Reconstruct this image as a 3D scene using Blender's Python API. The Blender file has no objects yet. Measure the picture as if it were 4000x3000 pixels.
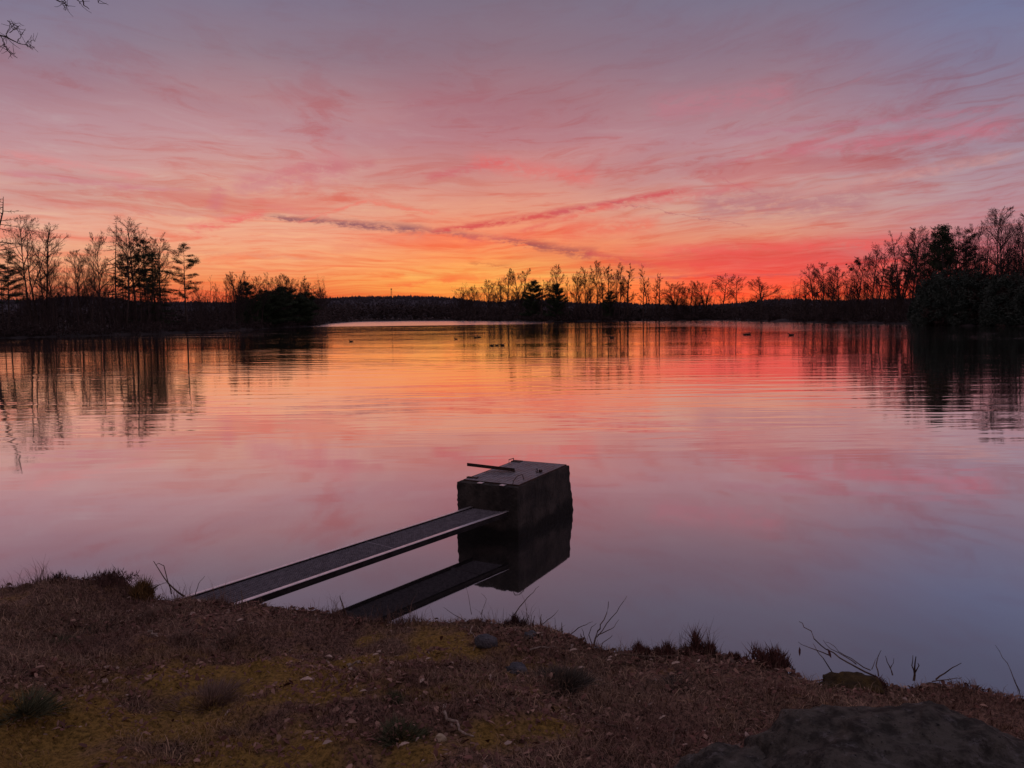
import bpy, math, random
import numpy as np
from math import sin, cos, radians, pi, sqrt, atan2, asin, degrees
from mathutils import Vector, Matrix

scene = bpy.context.scene
# ------------------------------------------------------------------ camera
H_CAM = 3.0
PITCH = radians(4.97); ROLL = radians(0.70); FPX = 3022.0          # focal length in pixels of a 4000 px wide picture
F = Vector((0, cos(PITCH), -sin(PITCH))); R0 = Vector((1, 0, 0)); U0 = R0.cross(F)
RT = R0*cos(ROLL) - U0*sin(ROLL); UP = U0*cos(ROLL) + R0*sin(ROLL)
CAM = Vector((0, 0, H_CAM))
cd = bpy.data.cameras.new('camera'); cam = bpy.data.objects.new('camera', cd)
scene.collection.objects.link(cam)
m = Matrix((RT, UP, -F)).transposed().to_4x4(); m.translation = CAM
cam.matrix_world = m
cd.sensor_width = 36; cd.lens = 36*FPX/4000; cd.clip_start = 0.05; cd.clip_end = 9000
scene.camera = cam

def ray(px, py):
    return (F + RT*((px-2000)/FPX) - UP*((py-1500)/FPX)).normalized()
def at(px, py, z):
    d = ray(px, py); s = (z-H_CAM)/d.z
    return CAM + d*s
def azel(px, py):
    d = ray(px, py)
    return degrees(atan2(d.x, d.y)), degrees(asin(d.z))

def lin(c):
    out = []
    for v in c:
        v = v/255.0
        out.append(v/12.92 if v <= 0.04045 else ((v+0.055)/1.055)**2.4)
    return tuple(out)

# ------------------------------------------------------------------ world: dusk sky
class NT:
    def __init__(s, tree): s.t = tree
    def n(s, kind, **kw):
        nd = s.t.nodes.new(kind)
        for k, v in kw.items(): setattr(nd, k, v)
        return nd
    def put(s, sock, v):
        if v is None: return
        if isinstance(v, (int, float)): sock.default_value = v
        elif isinstance(v, (tuple, list)):
            sock.default_value = tuple(v) if len(v) == len(sock.default_value) else tuple(v)+(1,)
        else: s.t.links.new(v, sock)
    def M(s, op, a, b=None, c=None, clamp=False):
        nd = s.n('ShaderNodeMath', operation=op); nd.use_clamp = clamp
        for i, v in enumerate((a, b, c)): s.put(nd.inputs[i], v)
        return nd.outputs[0]
    def mix(s, f, a, b, mode='MIX'):
        nd = s.n('ShaderNodeMix', data_type='RGBA', blend_type=mode)
        s.put(nd.inputs[0], f); s.put(nd.inputs[6], a); s.put(nd.inputs[7], b)
        return nd.outputs[2]
    def xyz(s, x, y, z=0.0):
        nd = s.n('ShaderNodeCombineXYZ')
        for i, v in enumerate((x, y, z)): s.put(nd.inputs[i], v)
        return nd.outputs[0]
    def sep(s, v):
        nd = s.n('ShaderNodeSeparateXYZ'); s.put(nd.inputs[0], v); return nd.outputs
    def noise(s, vec, scale, detail=4, rough=0.55, dist=0.0):
        nd = s.n('ShaderNodeTexNoise'); s.put(nd.inputs['Vector'], vec)
        nd.inputs['Scale'].default_value = scale; nd.inputs['Detail'].default_value = detail
        nd.inputs['Roughness'].default_value = rough; nd.inputs['Distortion'].default_value = dist
        return nd.outputs['Fac']
    def rng(s, v, a, b, c=0.0, d=1.0, kind='SMOOTHSTEP'):
        nd = s.n('ShaderNodeMapRange'); nd.interpolation_type = kind; nd.clamp = True
        for i, q in enumerate((v, a, b, c, d)): s.put(nd.inputs[i], q)
        return nd.outputs[0]
    def ramp(s, v, stops, interp='LINEAR'):
        nd = s.n('ShaderNodeValToRGB'); cr = nd.color_ramp; cr.interpolation = interp
        while len(cr.elements) < len(stops): cr.elements.new(0.5)
        for e, (p, c) in zip(cr.elements, stops):
            e.position = p; e.color = tuple(c)+(1,)
        s.put(nd.inputs[0], v); return nd.outputs[0]

w = bpy.data.worlds.new('World'); scene.world = w; w.use_nodes = True
wt = w.node_tree; wt.nodes.clear(); S = NT(wt)
co = S.n('ShaderNodeTexCoord').outputs['Generated']
dx, dy, dz = S.sep(co)[:3]
el = S.M('MULTIPLY', S.M('ARCSINE', dz), 180/pi)
az = S.M('MULTIPLY', S.M('ARCTAN2', dx, dy), 180/pi)
EMAX = 30.0
def colstops(px, rows):
    st = []
    for py, c in rows:
        a, e = azel(px, py); st.append((max(0.0, min(1.0, e/EMAX)), lin(c)))
    st.sort(key=lambda q: q[0])
    return st
COLS = [
 (0,    [(-300,(120,115,140)),(0,(130,121,144)),(150,(142,125,144)),(300,(166,130,142)),(480,(186,144,152)),(620,(202,153,154)),(760,(216,164,152)),(880,(232,170,148)),(1000,(236,164,128)),(1090,(224,136,98)),(1190,(204,102,76))]),
 (1000, [(-300,(120,111,136)),(0,(129,117,138)),(200,(146,123,137)),(380,(176,133,140)),(520,(192,145,150)),(660,(208,154,148)),(800,(224,164,143)),(920,(240,166,134)),(1010,(246,168,120)),(1095,(245,140,84)),(1160,(242,102,62))]),
 (1950, [(-300,(116,107,128)),(0,(127,113,131)),(200,(142,115,129)),(380,(168,121,130)),(540,(190,133,138)),(680,(212,144,136)),(820,(230,154,128)),(930,(246,140,100)),(1010,(252,152,90)),(1085,(255,182,94)),(1120,(255,172,80)),(1165,(255,148,66))]),
 (2900, [(-300,(114,107,130)),(0,(124,115,137)),(200,(140,117,134)),(380,(163,125,136)),(540,(182,137,146)),(700,(198,148,147)),(830,(210,158,144)),(920,(226,142,116)),(1000,(236,112,98)),(1060,(240,96,84)),(1115,(254,94,66)),(1180,(255,106,58))]),
 (4000, [(-300,(108,108,136)),(0,(117,120,153)),(200,(128,121,148)),(380,(148,127,147)),(560,(162,136,152)),(700,(175,140,151)),(850,(188,138,146)),(960,(194,114,122)),(1050,(206,100,98)),(1120,(230,90,74)),(1180,(242,90,62))]),
]
en = S.M('DIVIDE', el, EMAX, clamp=True)
# gentle warp so that the colour bands are not ruled
wv = S.noise(S.xyz(S.M('MULTIPLY', az, .05), S.M('MULTIPLY', el, .16)), 1.0, 3, .5)
sl = S.M('DIVIDE', el, S.M('ADD', 1.0, S.M('ADD', S.M('MULTIPLY', S.M('SQRT', S.M('ADD', S.M('MULTIPLY', az, az), 60.0)), 0.0085), S.M('MULTIPLY', az, .0035))))
sl = S.M('ADD', sl, S.M('MULTIPLY', S.M('SUBTRACT', S.noise(S.xyz(S.M('MULTIPLY', az, .12), S.M('MULTIPLY', el, .3), 41.0), 1.0, 3, .5), .5), 1.1))
en2 = S.M('ADD', en, S.M('MULTIPLY', S.M('SUBTRACT', wv, .5), .028), clamp=True)
base = None
prev_a = None
for px, rows in COLS:
    c = S.ramp(en2, colstops(px, rows))
    a = azel(px, 1100)[0]
    if base is None: base = c
    else: base = S.mix(S.rng(az, prev_a, a), base, c)
    prev_a = a
# cirrus streaks: sag towards the middle of the view
lg = S.M('MULTIPLY', S.M('LOGARITHM', S.M('ADD', 1.0, S.M('MAXIMUM', sl, 0.0)), math.e), 3.0)
azs = S.M('MULTIPLY', az, 0.072)
s1 = S.noise(S.xyz(azs, S.M('MULTIPLY', lg, 1.15), 3.3), 1.0, 9, .66, 0.8)
s2 = S.noise(S.xyz(S.M('MULTIPLY', azs, 1.7), S.M('MULTIPLY', lg, 3.2), 9.1), 1.0, 9, .68, 0.9)
s3 = S.noise(S.xyz(S.M('MULTIPLY', azs, .6), S.M('MULTIPLY', lg, .8), 17.7), 1.0, 2, .5, .2)
topf = S.rng(el, 11.0, 20.0, 1.0, 0.18)
s4 = S.noise(S.xyz(S.M('MULTIPLY', azs, 2.6), S.M('MULTIPLY', lg, 7.0), 29.0), 1.0, 5, .6, .5)
pink = S.M('MULTIPLY', S.rng(s1, .50, .64), topf)
base = S.mix(S.M('MULTIPLY', pink, .72), base, S.mix(1.0, base, (1.0, .62, .62), 'MULTIPLY'))
pink2 = S.M('MULTIPLY', S.rng(s2, .51, .64), topf)
base = S.mix(S.M('MULTIPLY', pink2, .68), base, S.mix(1.0, base, (.97, .66, .64), 'MULTIPLY'))
pale = S.M('MULTIPLY', S.rng(s2, .48, .30), topf)
base = S.mix(S.M('MULTIPLY', pale, .75), base, S.mix(1.0, base, (1.04, 1.20, 1.16), 'MULTIPLY'))
dk = S.M('MULTIPLY', S.rng(s3, .50, .66), topf)
base = S.mix(S.M('MULTIPLY', dk, .6), base, S.mix(1.0, base, (.86, .80, .86), 'MULTIPLY'))
fs = S.M('MULTIPLY', S.rng(s4, .50, .66), S.rng(el, 15.0, 7.0, .15, .8))
base = S.mix(fs, base, S.mix(1.0, base, (.98, .75, .70), 'MULTIPLY'))
fs2 = S.M('MULTIPLY', S.rng(s4, .50, .34), S.rng(el, 12.0, 5.0, .1, .6))
base = S.mix(fs2, base, S.mix(1.0, base, (1.06, 1.18, 1.08), 'MULTIPLY'))

fn = S.noise(S.xyz(S.M('MULTIPLY', az, .55), S.M('MULTIPLY', el, 1.6), 5.0), 1.0, 5, .65, .6)
fn_c = S.M('SUBTRACT', fn, .5)
fn3 = S.M('SUBTRACT', S.noise(S.xyz(S.M('MULTIPLY', az, 1.7), S.M('MULTIPLY', el, 3.4), 15.0), 1.0, 4, .6), .5)
wa = S.M('ADD', az, S.M('MULTIPLY', fn_c, 1.6)); we = S.M('ADD', el, S.M('ADD', S.M('MULTIPLY', fn_c, .8), S.M('MULTIPLY', fn3, .35)))
def streak(x0, y0, x1, y1, wid, col, k=.8, wid1=None, fade=0.12):
    """a contrail or cloud strand between two directions of the sky"""
    global base
    a0, e0 = azel(x0*1.8083, y0*1.8083); a1, e1 = azel(x1*1.8083, y1*1.8083)
    da, de = a1-a0, e1-e0; L2 = da*da+de*de
    pa = S.M('SUBTRACT', wa, a0); pe = S.M('SUBTRACT', we, e0)
    t0 = S.M('DIVIDE', S.M('ADD', S.M('MULTIPLY', pa, da), S.M('MULTIPLY', pe, de)), L2)
    cr = S.M('ABSOLUTE', S.M('DIVIDE', S.M('SUBTRACT', S.M('MULTIPLY', pa, de), S.M('MULTIPLY', pe, da)), sqrt(L2)))
    wd = S.M('ADD', wid, S.M('MULTIPLY', t0, (wid1 if wid1 else wid)-wid))
    body = S.rng(S.M('DIVIDE', cr, wd), 1.25, 0.0)
    ends = S.M('MULTIPLY', S.rng(t0, -fade*.3, fade), S.rng(t0, 1+fade*.3, 1-fade))
    tex = S.rng(S.M('ADD', fn, S.M('MULTIPLY', fn3, .5)), .36, .58, .35, 1.0)
    f = S.M('MULTIPLY', S.M('MULTIPLY', body, ends), S.M('MULTIPLY', tex, k))
    base = S.mix(f, base, lin(col))
streak(0,328,330,382, .35,(222,140,140),.5)
streak(0,368,430,418, .28,(205,128,138),.55)
streak(0,430,560,470, .3,(212,140,132),.45)
streak(150,520,700,560, .22,(232,150,118),.5)
streak(462,458,480,400, .7,(208,120,124),.6)
streak(500,402,760,350, 1.0,(204,124,132),.6,1.6)
streak(405,498,580,458, .55,(236,112,106),.85,.35)
streak(540,430,720,475, .3,(222,124,118),.5)
streak(560,466,930,497, .22,(150,94,100),.95,.5)
streak(900,495,1130,522,.34,(176,100,98),.85,.30)
streak(1080,516,1295,548,.32,(160,82,84),.85,.55)
streak(1250,540,1420,578,.42,(214,92,84),.75,.3)
streak(1380,572,1860,560,.4,(236,84,78),.6,.5)
streak(1330,545,2000,520,.45,(240,92,88),.6,.8)
streak(700,540,950,500, .5,(238,140,110),.5)
streak(930,500,1230,455,.28,(216,88,84),.98,.36)
streak(1180,462,1500,404,.36,(208,94,96),.98,.26)
streak(1120,500,1330,440,.22,(232,110,96),.7,.3)
streak(1290,452,1640,398,.2,(218,108,108),.55,.5)
streak(990,520,1180,500,.5,(240,110,90),.5)
streak(640,482,795,432, .14,(240,118,104),.6)
streak(780,432,960,462, .16,(240,122,104),.5)
streak(920,385,1110,340,.5,(206,104,110),.65,.3)
streak(1010,345,1300,385,.8,(230,104,100),.5)
streak(1300,432,1625,490,.07,(176,104,108),.6)
streak(1540,358,1850,278,.16,(196,104,116),.5,.3)
streak(1530,372,1675,430,.09,(190,108,116),.45)
streak(1680,330,2212,265,.5,(202,108,124),.5,.9)
streak(1500,440,1900,428,1.3,(178,116,126),.6)
streak(1200,500,1430,480,.8,(240,104,84),.5)
streak(830,620,1000,600,.3,(250,108,62),.65)
streak(950,596,1250,606,.25,(252,128,70),.55)
streak(700,590,1000,560,.2,(250,150,92),.5)
streak(1010,566,1110,575,.12,(214,120,74),.6)
streak(1400,235,1720,195,1.2,(190,118,132),.5)
streak(850,214,1150,250,1.5,(168,112,124),.4)
streak(650,360,820,352,.5,(196,112,118),.5)
streak(1560,290,2212,225,.25,(180,112,130),.45)
streak(1700,420,2212,330,.5,(214,150,142),.4)
streak(1180,525,1450,545,.4,(250,140,100),.4)
streak(1600,620,2000,560,.3,(255,92,72),.5)
streak(1300,600,1800,590,.18,(196,86,88),.5)
streak(1560,300,1900,150,.10,(170,112,126),.3)
# back half of the sky, and above the frame, is a mauve raised above real dusk to light the bank; below the horizon nearly black
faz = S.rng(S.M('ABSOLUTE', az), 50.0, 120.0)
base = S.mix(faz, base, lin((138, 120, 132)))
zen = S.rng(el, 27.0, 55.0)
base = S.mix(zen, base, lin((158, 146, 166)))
base = S.mix(S.rng(el, -0.5, -3.0), base, (.03, .02, .02))
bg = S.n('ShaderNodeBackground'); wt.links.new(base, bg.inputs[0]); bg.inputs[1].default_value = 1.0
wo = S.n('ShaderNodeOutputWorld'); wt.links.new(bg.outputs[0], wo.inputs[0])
w.cycles.sampling_method = 'MANUAL'; w.cycles.sample_map_resolution = 1024

vs = scene.view_settings
vs.view_transform = 'Standard'; vs.look = 'None'; vs.exposure = 0; vs.gamma = 1; vs.use_curve_mapping = False

# ------------------------------------------------------------------ helpers
def tagp(o, label=None, cat=None, group=None, kind=None):
    if label: o['label'] = label
    if cat: o['category'] = cat
    if group: o['group'] = group
    if kind: o['kind'] = kind
    return o
def link(name, me, mat=None, parent=None, loc=None):
    if mat is not None and not me.materials: me.materials.append(mat)
    o = bpy.data.objects.new(name, me); scene.collection.objects.link(o)
    if parent: o.parent = parent
    if loc is not None: o.location = loc
    return o
def empty(name, loc=(0,0,0), rz=0):
    o = bpy.data.objects.new(name, None); scene.collection.objects.link(o)
    o.empty_display_size = .2; o.location = loc; o.rotation_euler = (0, 0, rz)
    return o
def npmesh(name, V, T, smooth=False, col=None):
    """mesh from arrays: V (n,3), T (m,3 or 4)"""
    V = np.asarray(V, dtype=np.float32); T = np.asarray(T, dtype=np.int32)
    me = bpy.data.meshes.new(name); k = T.shape[1]
    me.vertices.add(len(V)); me.vertices.foreach_set('co', V.ravel())
    me.loops.add(T.size); me.loops.foreach_set('vertex_index', T.ravel())
    me.polygons.add(len(T)); me.polygons.foreach_set('loop_start', np.arange(0, T.size, k, dtype=np.int32))
    if smooth: me.polygons.foreach_set('use_smooth', np.ones(len(T), dtype=bool))
    me.update(calc_edges=True)
    if col is not None:
        at_ = me.color_attributes.new('tint', 'FLOAT_COLOR', 'POINT')
        c4 = np.ones((len(V), 4), dtype=np.float32); c4[:, :3] = col
        at_.data.foreach_set('color', c4.ravel())
    me.validate()
    return me
class MB:
    """collects tubes, boxes and facets, then links them as ONE mesh"""
    def __init__(s): s.v = []; s.f = []
    def tube(s, pts, rad, n=4, cap=True):
        b = len(s.v); m_ = len(pts)
        for i in range(m_):
            p = pts[i]
            a = pts[max(i-1, 0)]; c = pts[min(i+1, m_-1)]
            dx, dy, dz = c[0]-a[0], c[1]-a[1], c[2]-a[2]
            L = sqrt(dx*dx+dy*dy+dz*dz) or 1.0
            dx, dy, dz = dx/L, dy/L, dz/L
            if abs(dz) < .9: ux, uy, uz = dy, -dx, 0.0
            else: ux, uy, uz = 0.0, dz, -dy
            L = sqrt(ux*ux+uy*uy+uz*uz); ux, uy, uz = ux/L, uy/L, uz/L
            vx, vy, vz = dy*uz-dz*uy, dz*ux-dx*uz, dx*uy-dy*ux
            r = rad[i] if hasattr(rad, '__len__') else rad
            for k in range(n):
                ca, sa = cos(2*pi*k/n)*r, sin(2*pi*k/n)*r
                s.v.append((p[0]+ux*ca+vx*sa, p[1]+uy*ca+vy*sa, p[2]+uz*ca+vz*sa))
        for i in range(m_-1):
            for k in range(n):
                k2 = (k+1) % n
                s.f.append((b+i*n+k, b+i*n+k2, b+(i+1)*n+k2, b+(i+1)*n+k))
        if cap and n > 2:
            s.f.append(tuple(b+k for k in range(n))[::-1]); s.f.append(tuple(b+(m_-1)*n+k for k in range(n)))
    def box(s, o, ex, ey, ez):
        """o corner, three edge vectors"""
        b = len(s.v); o = Vector(o); ex = Vector(ex); ey = Vector(ey); ez = Vector(ez)
        for q in (o, o+ex, o+ex+ey, o+ey, o+ez, o+ex+ez, o+ex+ey+ez, o+ey+ez): s.v.append(tuple(q))
        for q in ((0,3,2,1),(4,5,6,7),(0,1,5,4),(1,2,6,5),(2,3,7,6),(3,0,4,7)): s.f.append(tuple(b+i for i in q))
    def mesh(s, name, smooth=False):
        me = bpy.data.meshes.new(name); me.from_pydata(s.v, [], s.f)
        if smooth: me.polygons.foreach_set('use_smooth', np.ones(len(s.f), dtype=bool))
        me.update(); return me
    def link(s, name, mat, parent=None, smooth=False):
        return link(name, s.mesh(name, smooth), mat, parent)

def mat(name, fn):
    mt = bpy.data.materials.new(name); mt.use_nodes = True; t = mt.node_tree
    t.nodes.clear(); N = NT(t)
    out = N.n('ShaderNodeOutputMaterial'); sh = fn(N); t.links.new(sh, out.inputs[0])
    return mt
def principled(N, col, rough=.8, metal=0.0, spec=.3, bump=None, bdist=.01, bstr=1.0):
    p = N.n('ShaderNodeBsdfPrincipled')
    N.put(p.inputs['Base Color'], col); N.put(p.inputs['Roughness'], rough)
    N.put(p.inputs['Metallic'], metal); N.put(p.inputs['Specular IOR Level'], spec)
    if bump is not None:
        b = N.n('ShaderNodeBump'); b.inputs['Distance'].default_value = bdist; b.inputs['Strength'].default_value = bstr
        N.put(b.inputs['Height'], bump); N.put(p.inputs['Normal'], b.outputs[0])
    return p.outputs[0]
def objco(N): return N.n('ShaderNodeTexCoord').outputs['Object']
def noisy(name, c0, c1, scale, rough=.85, spec=.2, bdist=.01, metal=0.0, detail=5):
    def fn(N):
        n = N.noise(objco(N), scale, detail, .6)
        return principled(N, N.mix(N.rng(n, .35, .65), c0, c1), rough, metal, spec, n, bdist)
    return mat(name, fn)

bark = noisy('bark', (.035,.024,.020), (.075,.052,.042), 3.0)
twigm = noisy('twig_bark', (.022,.015,.013), (.045,.031,.027), 2.0)
needle = noisy('needles', (.018,.030,.014), (.045,.060,.028), .8)
evergreen = noisy('evergreen_leaves', (.022,.032,.024), (.050,.060,.045), .6)
brown_twig = noisy('dry_stem', (.06,.038,.028), (.13,.085,.06), 20.0)
pale_twig = noisy('pale_dead_wood', (.16,.115,.085), (.30,.23,.18), 30.0)
forestm = noisy('far_forest', (.028,.022,.026), (.045,.034,.040), .05)
shrubm = noisy('shore_shrub', (.03,.020,.018), (.055,.036,.032), .3)

# ------------------------------------------------------------------ water
def water_fn(N):
    g = N.n('ShaderNodeNewGeometry').outputs['Position']
    x, y, z = N.sep(g)[:3]
    rr = N.M('SQRT', N.M('ADD', N.M('MULTIPLY', x, x), N.M('MULTIPLY', y, y)))
    # waves: crests lie across the view, as the breeze comes down the pond
    xs = N.M('ADD', x, N.M('MULTIPLY', y, .12))
    n1 = N.noise(N.xyz(N.M('MULTIPLY', xs, .55), N.M('MULTIPLY', y, 2.1)), 1.0, 2, .5, .3)     # ~0.5 m
    n2 = N.noise(N.xyz(N.M('MULTIPLY', xs, .14), N.M('MULTIPLY', y, .80), 4.0), 1.0, 2, .5, .3) # ~1.6 m
    n3 = N.noise(N.xyz(N.M('MULTIPLY', xs, .035), N.M('MULTIPLY', y, .11), 8.0), 1.0, 3, .5)    # ~9 m swell of patches
    patch = N.noise(N.xyz(N.M('MULTIPLY', x, .016), N.M('MULTIPLY', y, .045), 2.0), 1.0, 3, .5, .4)
    pm = N.rng(patch, .40, .62, .35, 1.25)
    grow = N.rng(rr, 8.0, 30.0, .05, 1.0)
    far = N.rng(rr, 90.0, 330.0, 1.0, 1.6, 'LINEAR')
    wind = 0.0
    edge_n = N.noise(N.xyz(N.M('MULTIPLY', x, .02), N.M('MULTIPLY', y, .02), 6.0), 1.0, 3, .5)
    bay = N.M('MULTIPLY', N.rng(N.M('ADD', rr, N.M('MULTIPLY', edge_n, 30.0)), 318.0, 326.0), N.rng(N.M('ADD', x, N.M('MULTIPLY', edge_n, 60.0)), 60.0, 30.0))
    ln = N.noise(N.xyz(N.M('MULTIPLY', x, .012), N.M('MULTIPLY', y, .10), 12.0), 1.0, 3, .5, .2)
    lines = N.M('MULTIPLY', N.rng(ln, .635, .655), N.M('MULTIPLY', N.rng(rr, 75.0, 110.0), N.rng(rr, 300.0, 260.0)))
    ruff = N.M('MAXIMUM', bay, N.M('MULTIPLY', lines, .55))
    pm = N.M('ADD', pm, N.M('MULTIPLY', N.M('MULTIPLY', N.rng(x, 35.0, 60.0), N.rng(rr, 70.0, 100.0)), 2.6))
    a1 = N.M('MULTIPLY', N.M('MULTIPLY', pm, grow), N.M('ADD', far, N.M('MULTIPLY', wind, 12.0)))
    h = N.M('ADD', N.M('MULTIPLY', N.M('MULTIPLY', n1, a1), .006), N.M('MULTIPLY', N.M('MULTIPLY', n2, a1), .027))
    h = N.M('ADD', h, N.M('MULTIPLY', N.M('MULTIPLY', n3, grow), .018))
    b = N.n('ShaderNodeBump'); b.inputs['Distance'].default_value = 1.0; N.put(b.inputs['Height'], h)
    gl = N.n('ShaderNodeBsdfGlossy'); N.put(gl.inputs['Roughness'], N.M('ADD', .03, N.M('MULTIPLY', ruff, .15))); N.put(gl.inputs['Normal'], b.outputs[0])
    gl.inputs['Color'].default_value = (1, .985, .985, 1)
    df = N.n('ShaderNodeBsdfDiffuse'); df.inputs['Color'].default_value = (.018, .016, .015, 1)
    lw = N.n('ShaderNodeLayerWeight'); lw.inputs['Blend'].default_value = .5
    v = lambda q: (q, q, q)
    rf = N.ramp(lw.outputs['Facing'], [(0, v(.06)), (.45, v(.30)), (.55, v(.41)), (.66, v(.58)), (.81, v(.82)), (.93, v(.93)), (1, v(.97))])
    mx = N.n('ShaderNodeMixShader'); N.put(mx.inputs[0], rf)
    N.t.links.new(df.outputs[0], mx.inputs[1]); N.t.links.new(gl.outputs[0], mx.inputs[2])
    return mx.outputs[0]
waterm = mat('pond_water', water_fn)
me = npmesh('water', [(-4000,-30,0),(4000,-30,0),(4000,4000,0),(-4000,4000,0)], [(0,1,2,3)])
tagp(link('water', me, waterm), kind='structure')

# ------------------------------------------------------------------ noise in numpy
_rs = np.random.RandomState(7); _G = _rs.rand(256, 256)
def vnoise(x, y):
    xi = np.floor(x).astype(int); yi = np.floor(y).astype(int); fx = x-xi; fy = y-yi
    fx = fx*fx*(3-2*fx); fy = fy*fy*(3-2*fy)
    g = lambda i, j: _G[i & 255, j & 255]
    return (g(xi,yi)*(1-fx)+g(xi+1,yi)*fx)*(1-fy) + (g(xi,yi+1)*(1-fx)+g(xi+1,yi+1)*fx)*fy - .5
def fbm(x, y, o=4):
    s = 0; a = 1
    for i in range(o): s = s+a*vnoise(x+17.3*i, y-9.1*i); x = x*2.03; y = y*2.03; a *= .5
    return s

# ------------------------------------------------------------------ near bank
EDGE = [(-300,1275,.6),(0,1270,.6),(60,1264,.6),(130,1252,.62),(200,1248,.64),(250,1252,.62),(285,1266,.55),(306,1290,.45),(400,1296,.42),(500,1308,.42),(560,1304,.42),(600,1312,.42),
        (680,1322,.42),(740,1334,.42),(770,1344,.42),(850,1348,.42),(930,1345,.43),(1030,1342,.46),(1100,1345,.48),(1180,1358,.46),(1230,1377,.43),(1290,1402,.42),
        (1330,1409,.42),(1420,1406,.44),(1500,1406,.45),(1560,1414,.46),(1650,1434,.46),(1700,1452,.45),(1740,1474,.42),(1890,1474,.44),(1950,1484,.46),(2050,1479,.48),
        (2120,1495,.48),(2212,1513,.48),(2500,1560,.5)]
ex, ey, ez = [], [], []
for px, py, z in EDGE:
    p = at(px*1.8083, py*1.8083, z); ex.append(p.x); ey.append(p.y); ez.append(z)
o_ = np.argsort(ex); ex = np.array(ex)[o_]; ey = np.array(ey)[o_]; ez = np.array(ez)[o_]
ex = np.concatenate([[-60], ex, [60]]); ey = np.concatenate([[ey[0]+6], ey, [ey[-1]-10]]); ez = np.concatenate([[.6], ez, [.5]])
def yedge(x): return np.interp(x, ex, ey)
def gz(x, y):
    """height of the bank"""
    x = np.asarray(x, float); y = np.asarray(y, float)
    ye = yedge(x); ze = np.interp(x, ex, ez); d = ye-y
    zi = ze*np.exp(-np.maximum(d,0)/1.2)+.45*(1-np.exp(-np.maximum(d,0)/1.2)) + .158*np.maximum(d, 0)
    zi = zi + fbm(x*1.1, y*1.1, 3)*.18*np.clip(d/1.0, 0, 1) + fbm(x*3.6, y*3.6, 3)*.09*np.clip(d/.3+.3, 0, 1)
    zi = zi + fbm(x*22, y*22, 3)*.018
    zo = ze + 1.9*np.minimum(d, 0) + fbm(x*6, y*6, 3)*.08
    return np.where(d >= 0, zi, np.maximum(zo, -.7))
xs_ = np.concatenate([np.linspace(-60,-7,60)[:-1], np.arange(-7,5.5,.03), np.linspace(5.5,60,60)])
ds_ = np.concatenate([np.linspace(-1.6,-.4,12)[:-1], np.arange(-.4,.4,.022), np.arange(.4,5.0,.03), np.linspace(5.0,40,40)])
X, D_ = np.meshgrid(xs_, ds_); Y = yedge(X)-D_; Z = gz(X, Y)
V = np.stack([X.ravel(), Y.ravel(), Z.ravel()], 1)
ny, nx = X.shape; idx = np.arange(ny*nx).reshape(ny, nx)
Q = np.stack([idx[:-1,:-1].ravel(), idx[1:,:-1].ravel(), idx[1:,1:].ravel(), idx[:-1,1:].ravel()], 1)
def moss_np(x, y):
    return np.clip((fbm(x*.75+3.1, y*1.1+8.0, 4)*1.1 + fbm(x*4.1, y*4.9+2, 3)*.5 - .28 + .80*np.exp(-((x+1.75)**2/1.3+(y-4.8)**2/.55)) + .22*np.exp(-((x+2)**2/2.2+(y-3.2)**2/.8)) -.4*np.exp(-((x+4)**2/2.0+(y-6.3)**2/1.5)))*2.4, 0, .85)
def bank_fn(N):
    c = objco(N)
    at_ = N.n('ShaderNodeAttribute', attribute_name='tint').outputs['Color']
    fine = N.noise(c, 38, 6, .7); mid = N.noise(c, 7, 5, .6)
    soil = N.mix(N.rng(fine, .35, .62), (.030,.018,.014), (.24,.135,.095))
    soil = N.mix(N.rng(mid, .55, .7), soil, N.mix(N.rng(fine,.4,.6), (.09,.045,.025), (.27,.15,.075)))
    moss = N.mix(N.rng(fine, .3, .65), (.085,.052,.012), (.30,.18,.036))
    col = N.mix(N.sep(at_)[0], soil, moss)
    return principled(N, col, .95, 0, .1, N.M('ADD', fine, mid), .02)
bankm = mat('bank_ground', bank_fn)
ms = moss_np(V[:,0], V[:,1])
me = npmesh('ground', V, Q, True, np.stack([ms, ms, ms], 1))
ground = tagp(link('ground', me, bankm), kind='structure')

rng = np.random.RandomState(11)
tintm = mat('dry_plant', lambda N: principled(N, N.n('ShaderNodeAttribute', attribute_name='tint').outputs['Color'], .8, 0, .15))
def blades(name, px, py, hh, wd, lean, cols, kind='stuff', label=None, cat=None, sink=.005, zf=None):
    """bent three-sided blades, two segments each"""
    n = len(px); z = (zf or gz)(px, py)-sink
    th = rng.rand(n)*2*pi; ln = lean*(.3+rng.rand(n)); la = rng.rand(n)*2*pi
    B = np.stack([px, py, z], 1); sd = np.stack([np.cos(th), np.sin(th), 0*th], 1)*(wd*.5)[:,None]
    ld = np.stack([np.cos(la), np.sin(la), 0*la], 1)*(ln*hh)[:,None]
    up = np.zeros((n,3)); up[:,2] = hh
    m1 = B+up*.55+ld*.35; tp = B+up*(1-.35*ln)[:,None]+ld
    Vv = np.stack([B-sd, B+sd, m1+sd*.7, m1-sd*.7, tp], 1).reshape(-1,3)
    b = np.arange(n)*5
    Tt = np.concatenate([np.stack([b,b+1,b+2],1), np.stack([b,b+2,b+3],1), np.stack([b+3,b+2,b+4],1)])
    cc = np.repeat(cols, 5, axis=0)
    me = npmesh(name, Vv, Tt, False, cc)
    return tagp(link(name, me, tintm), label, cat, None, kind)
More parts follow.
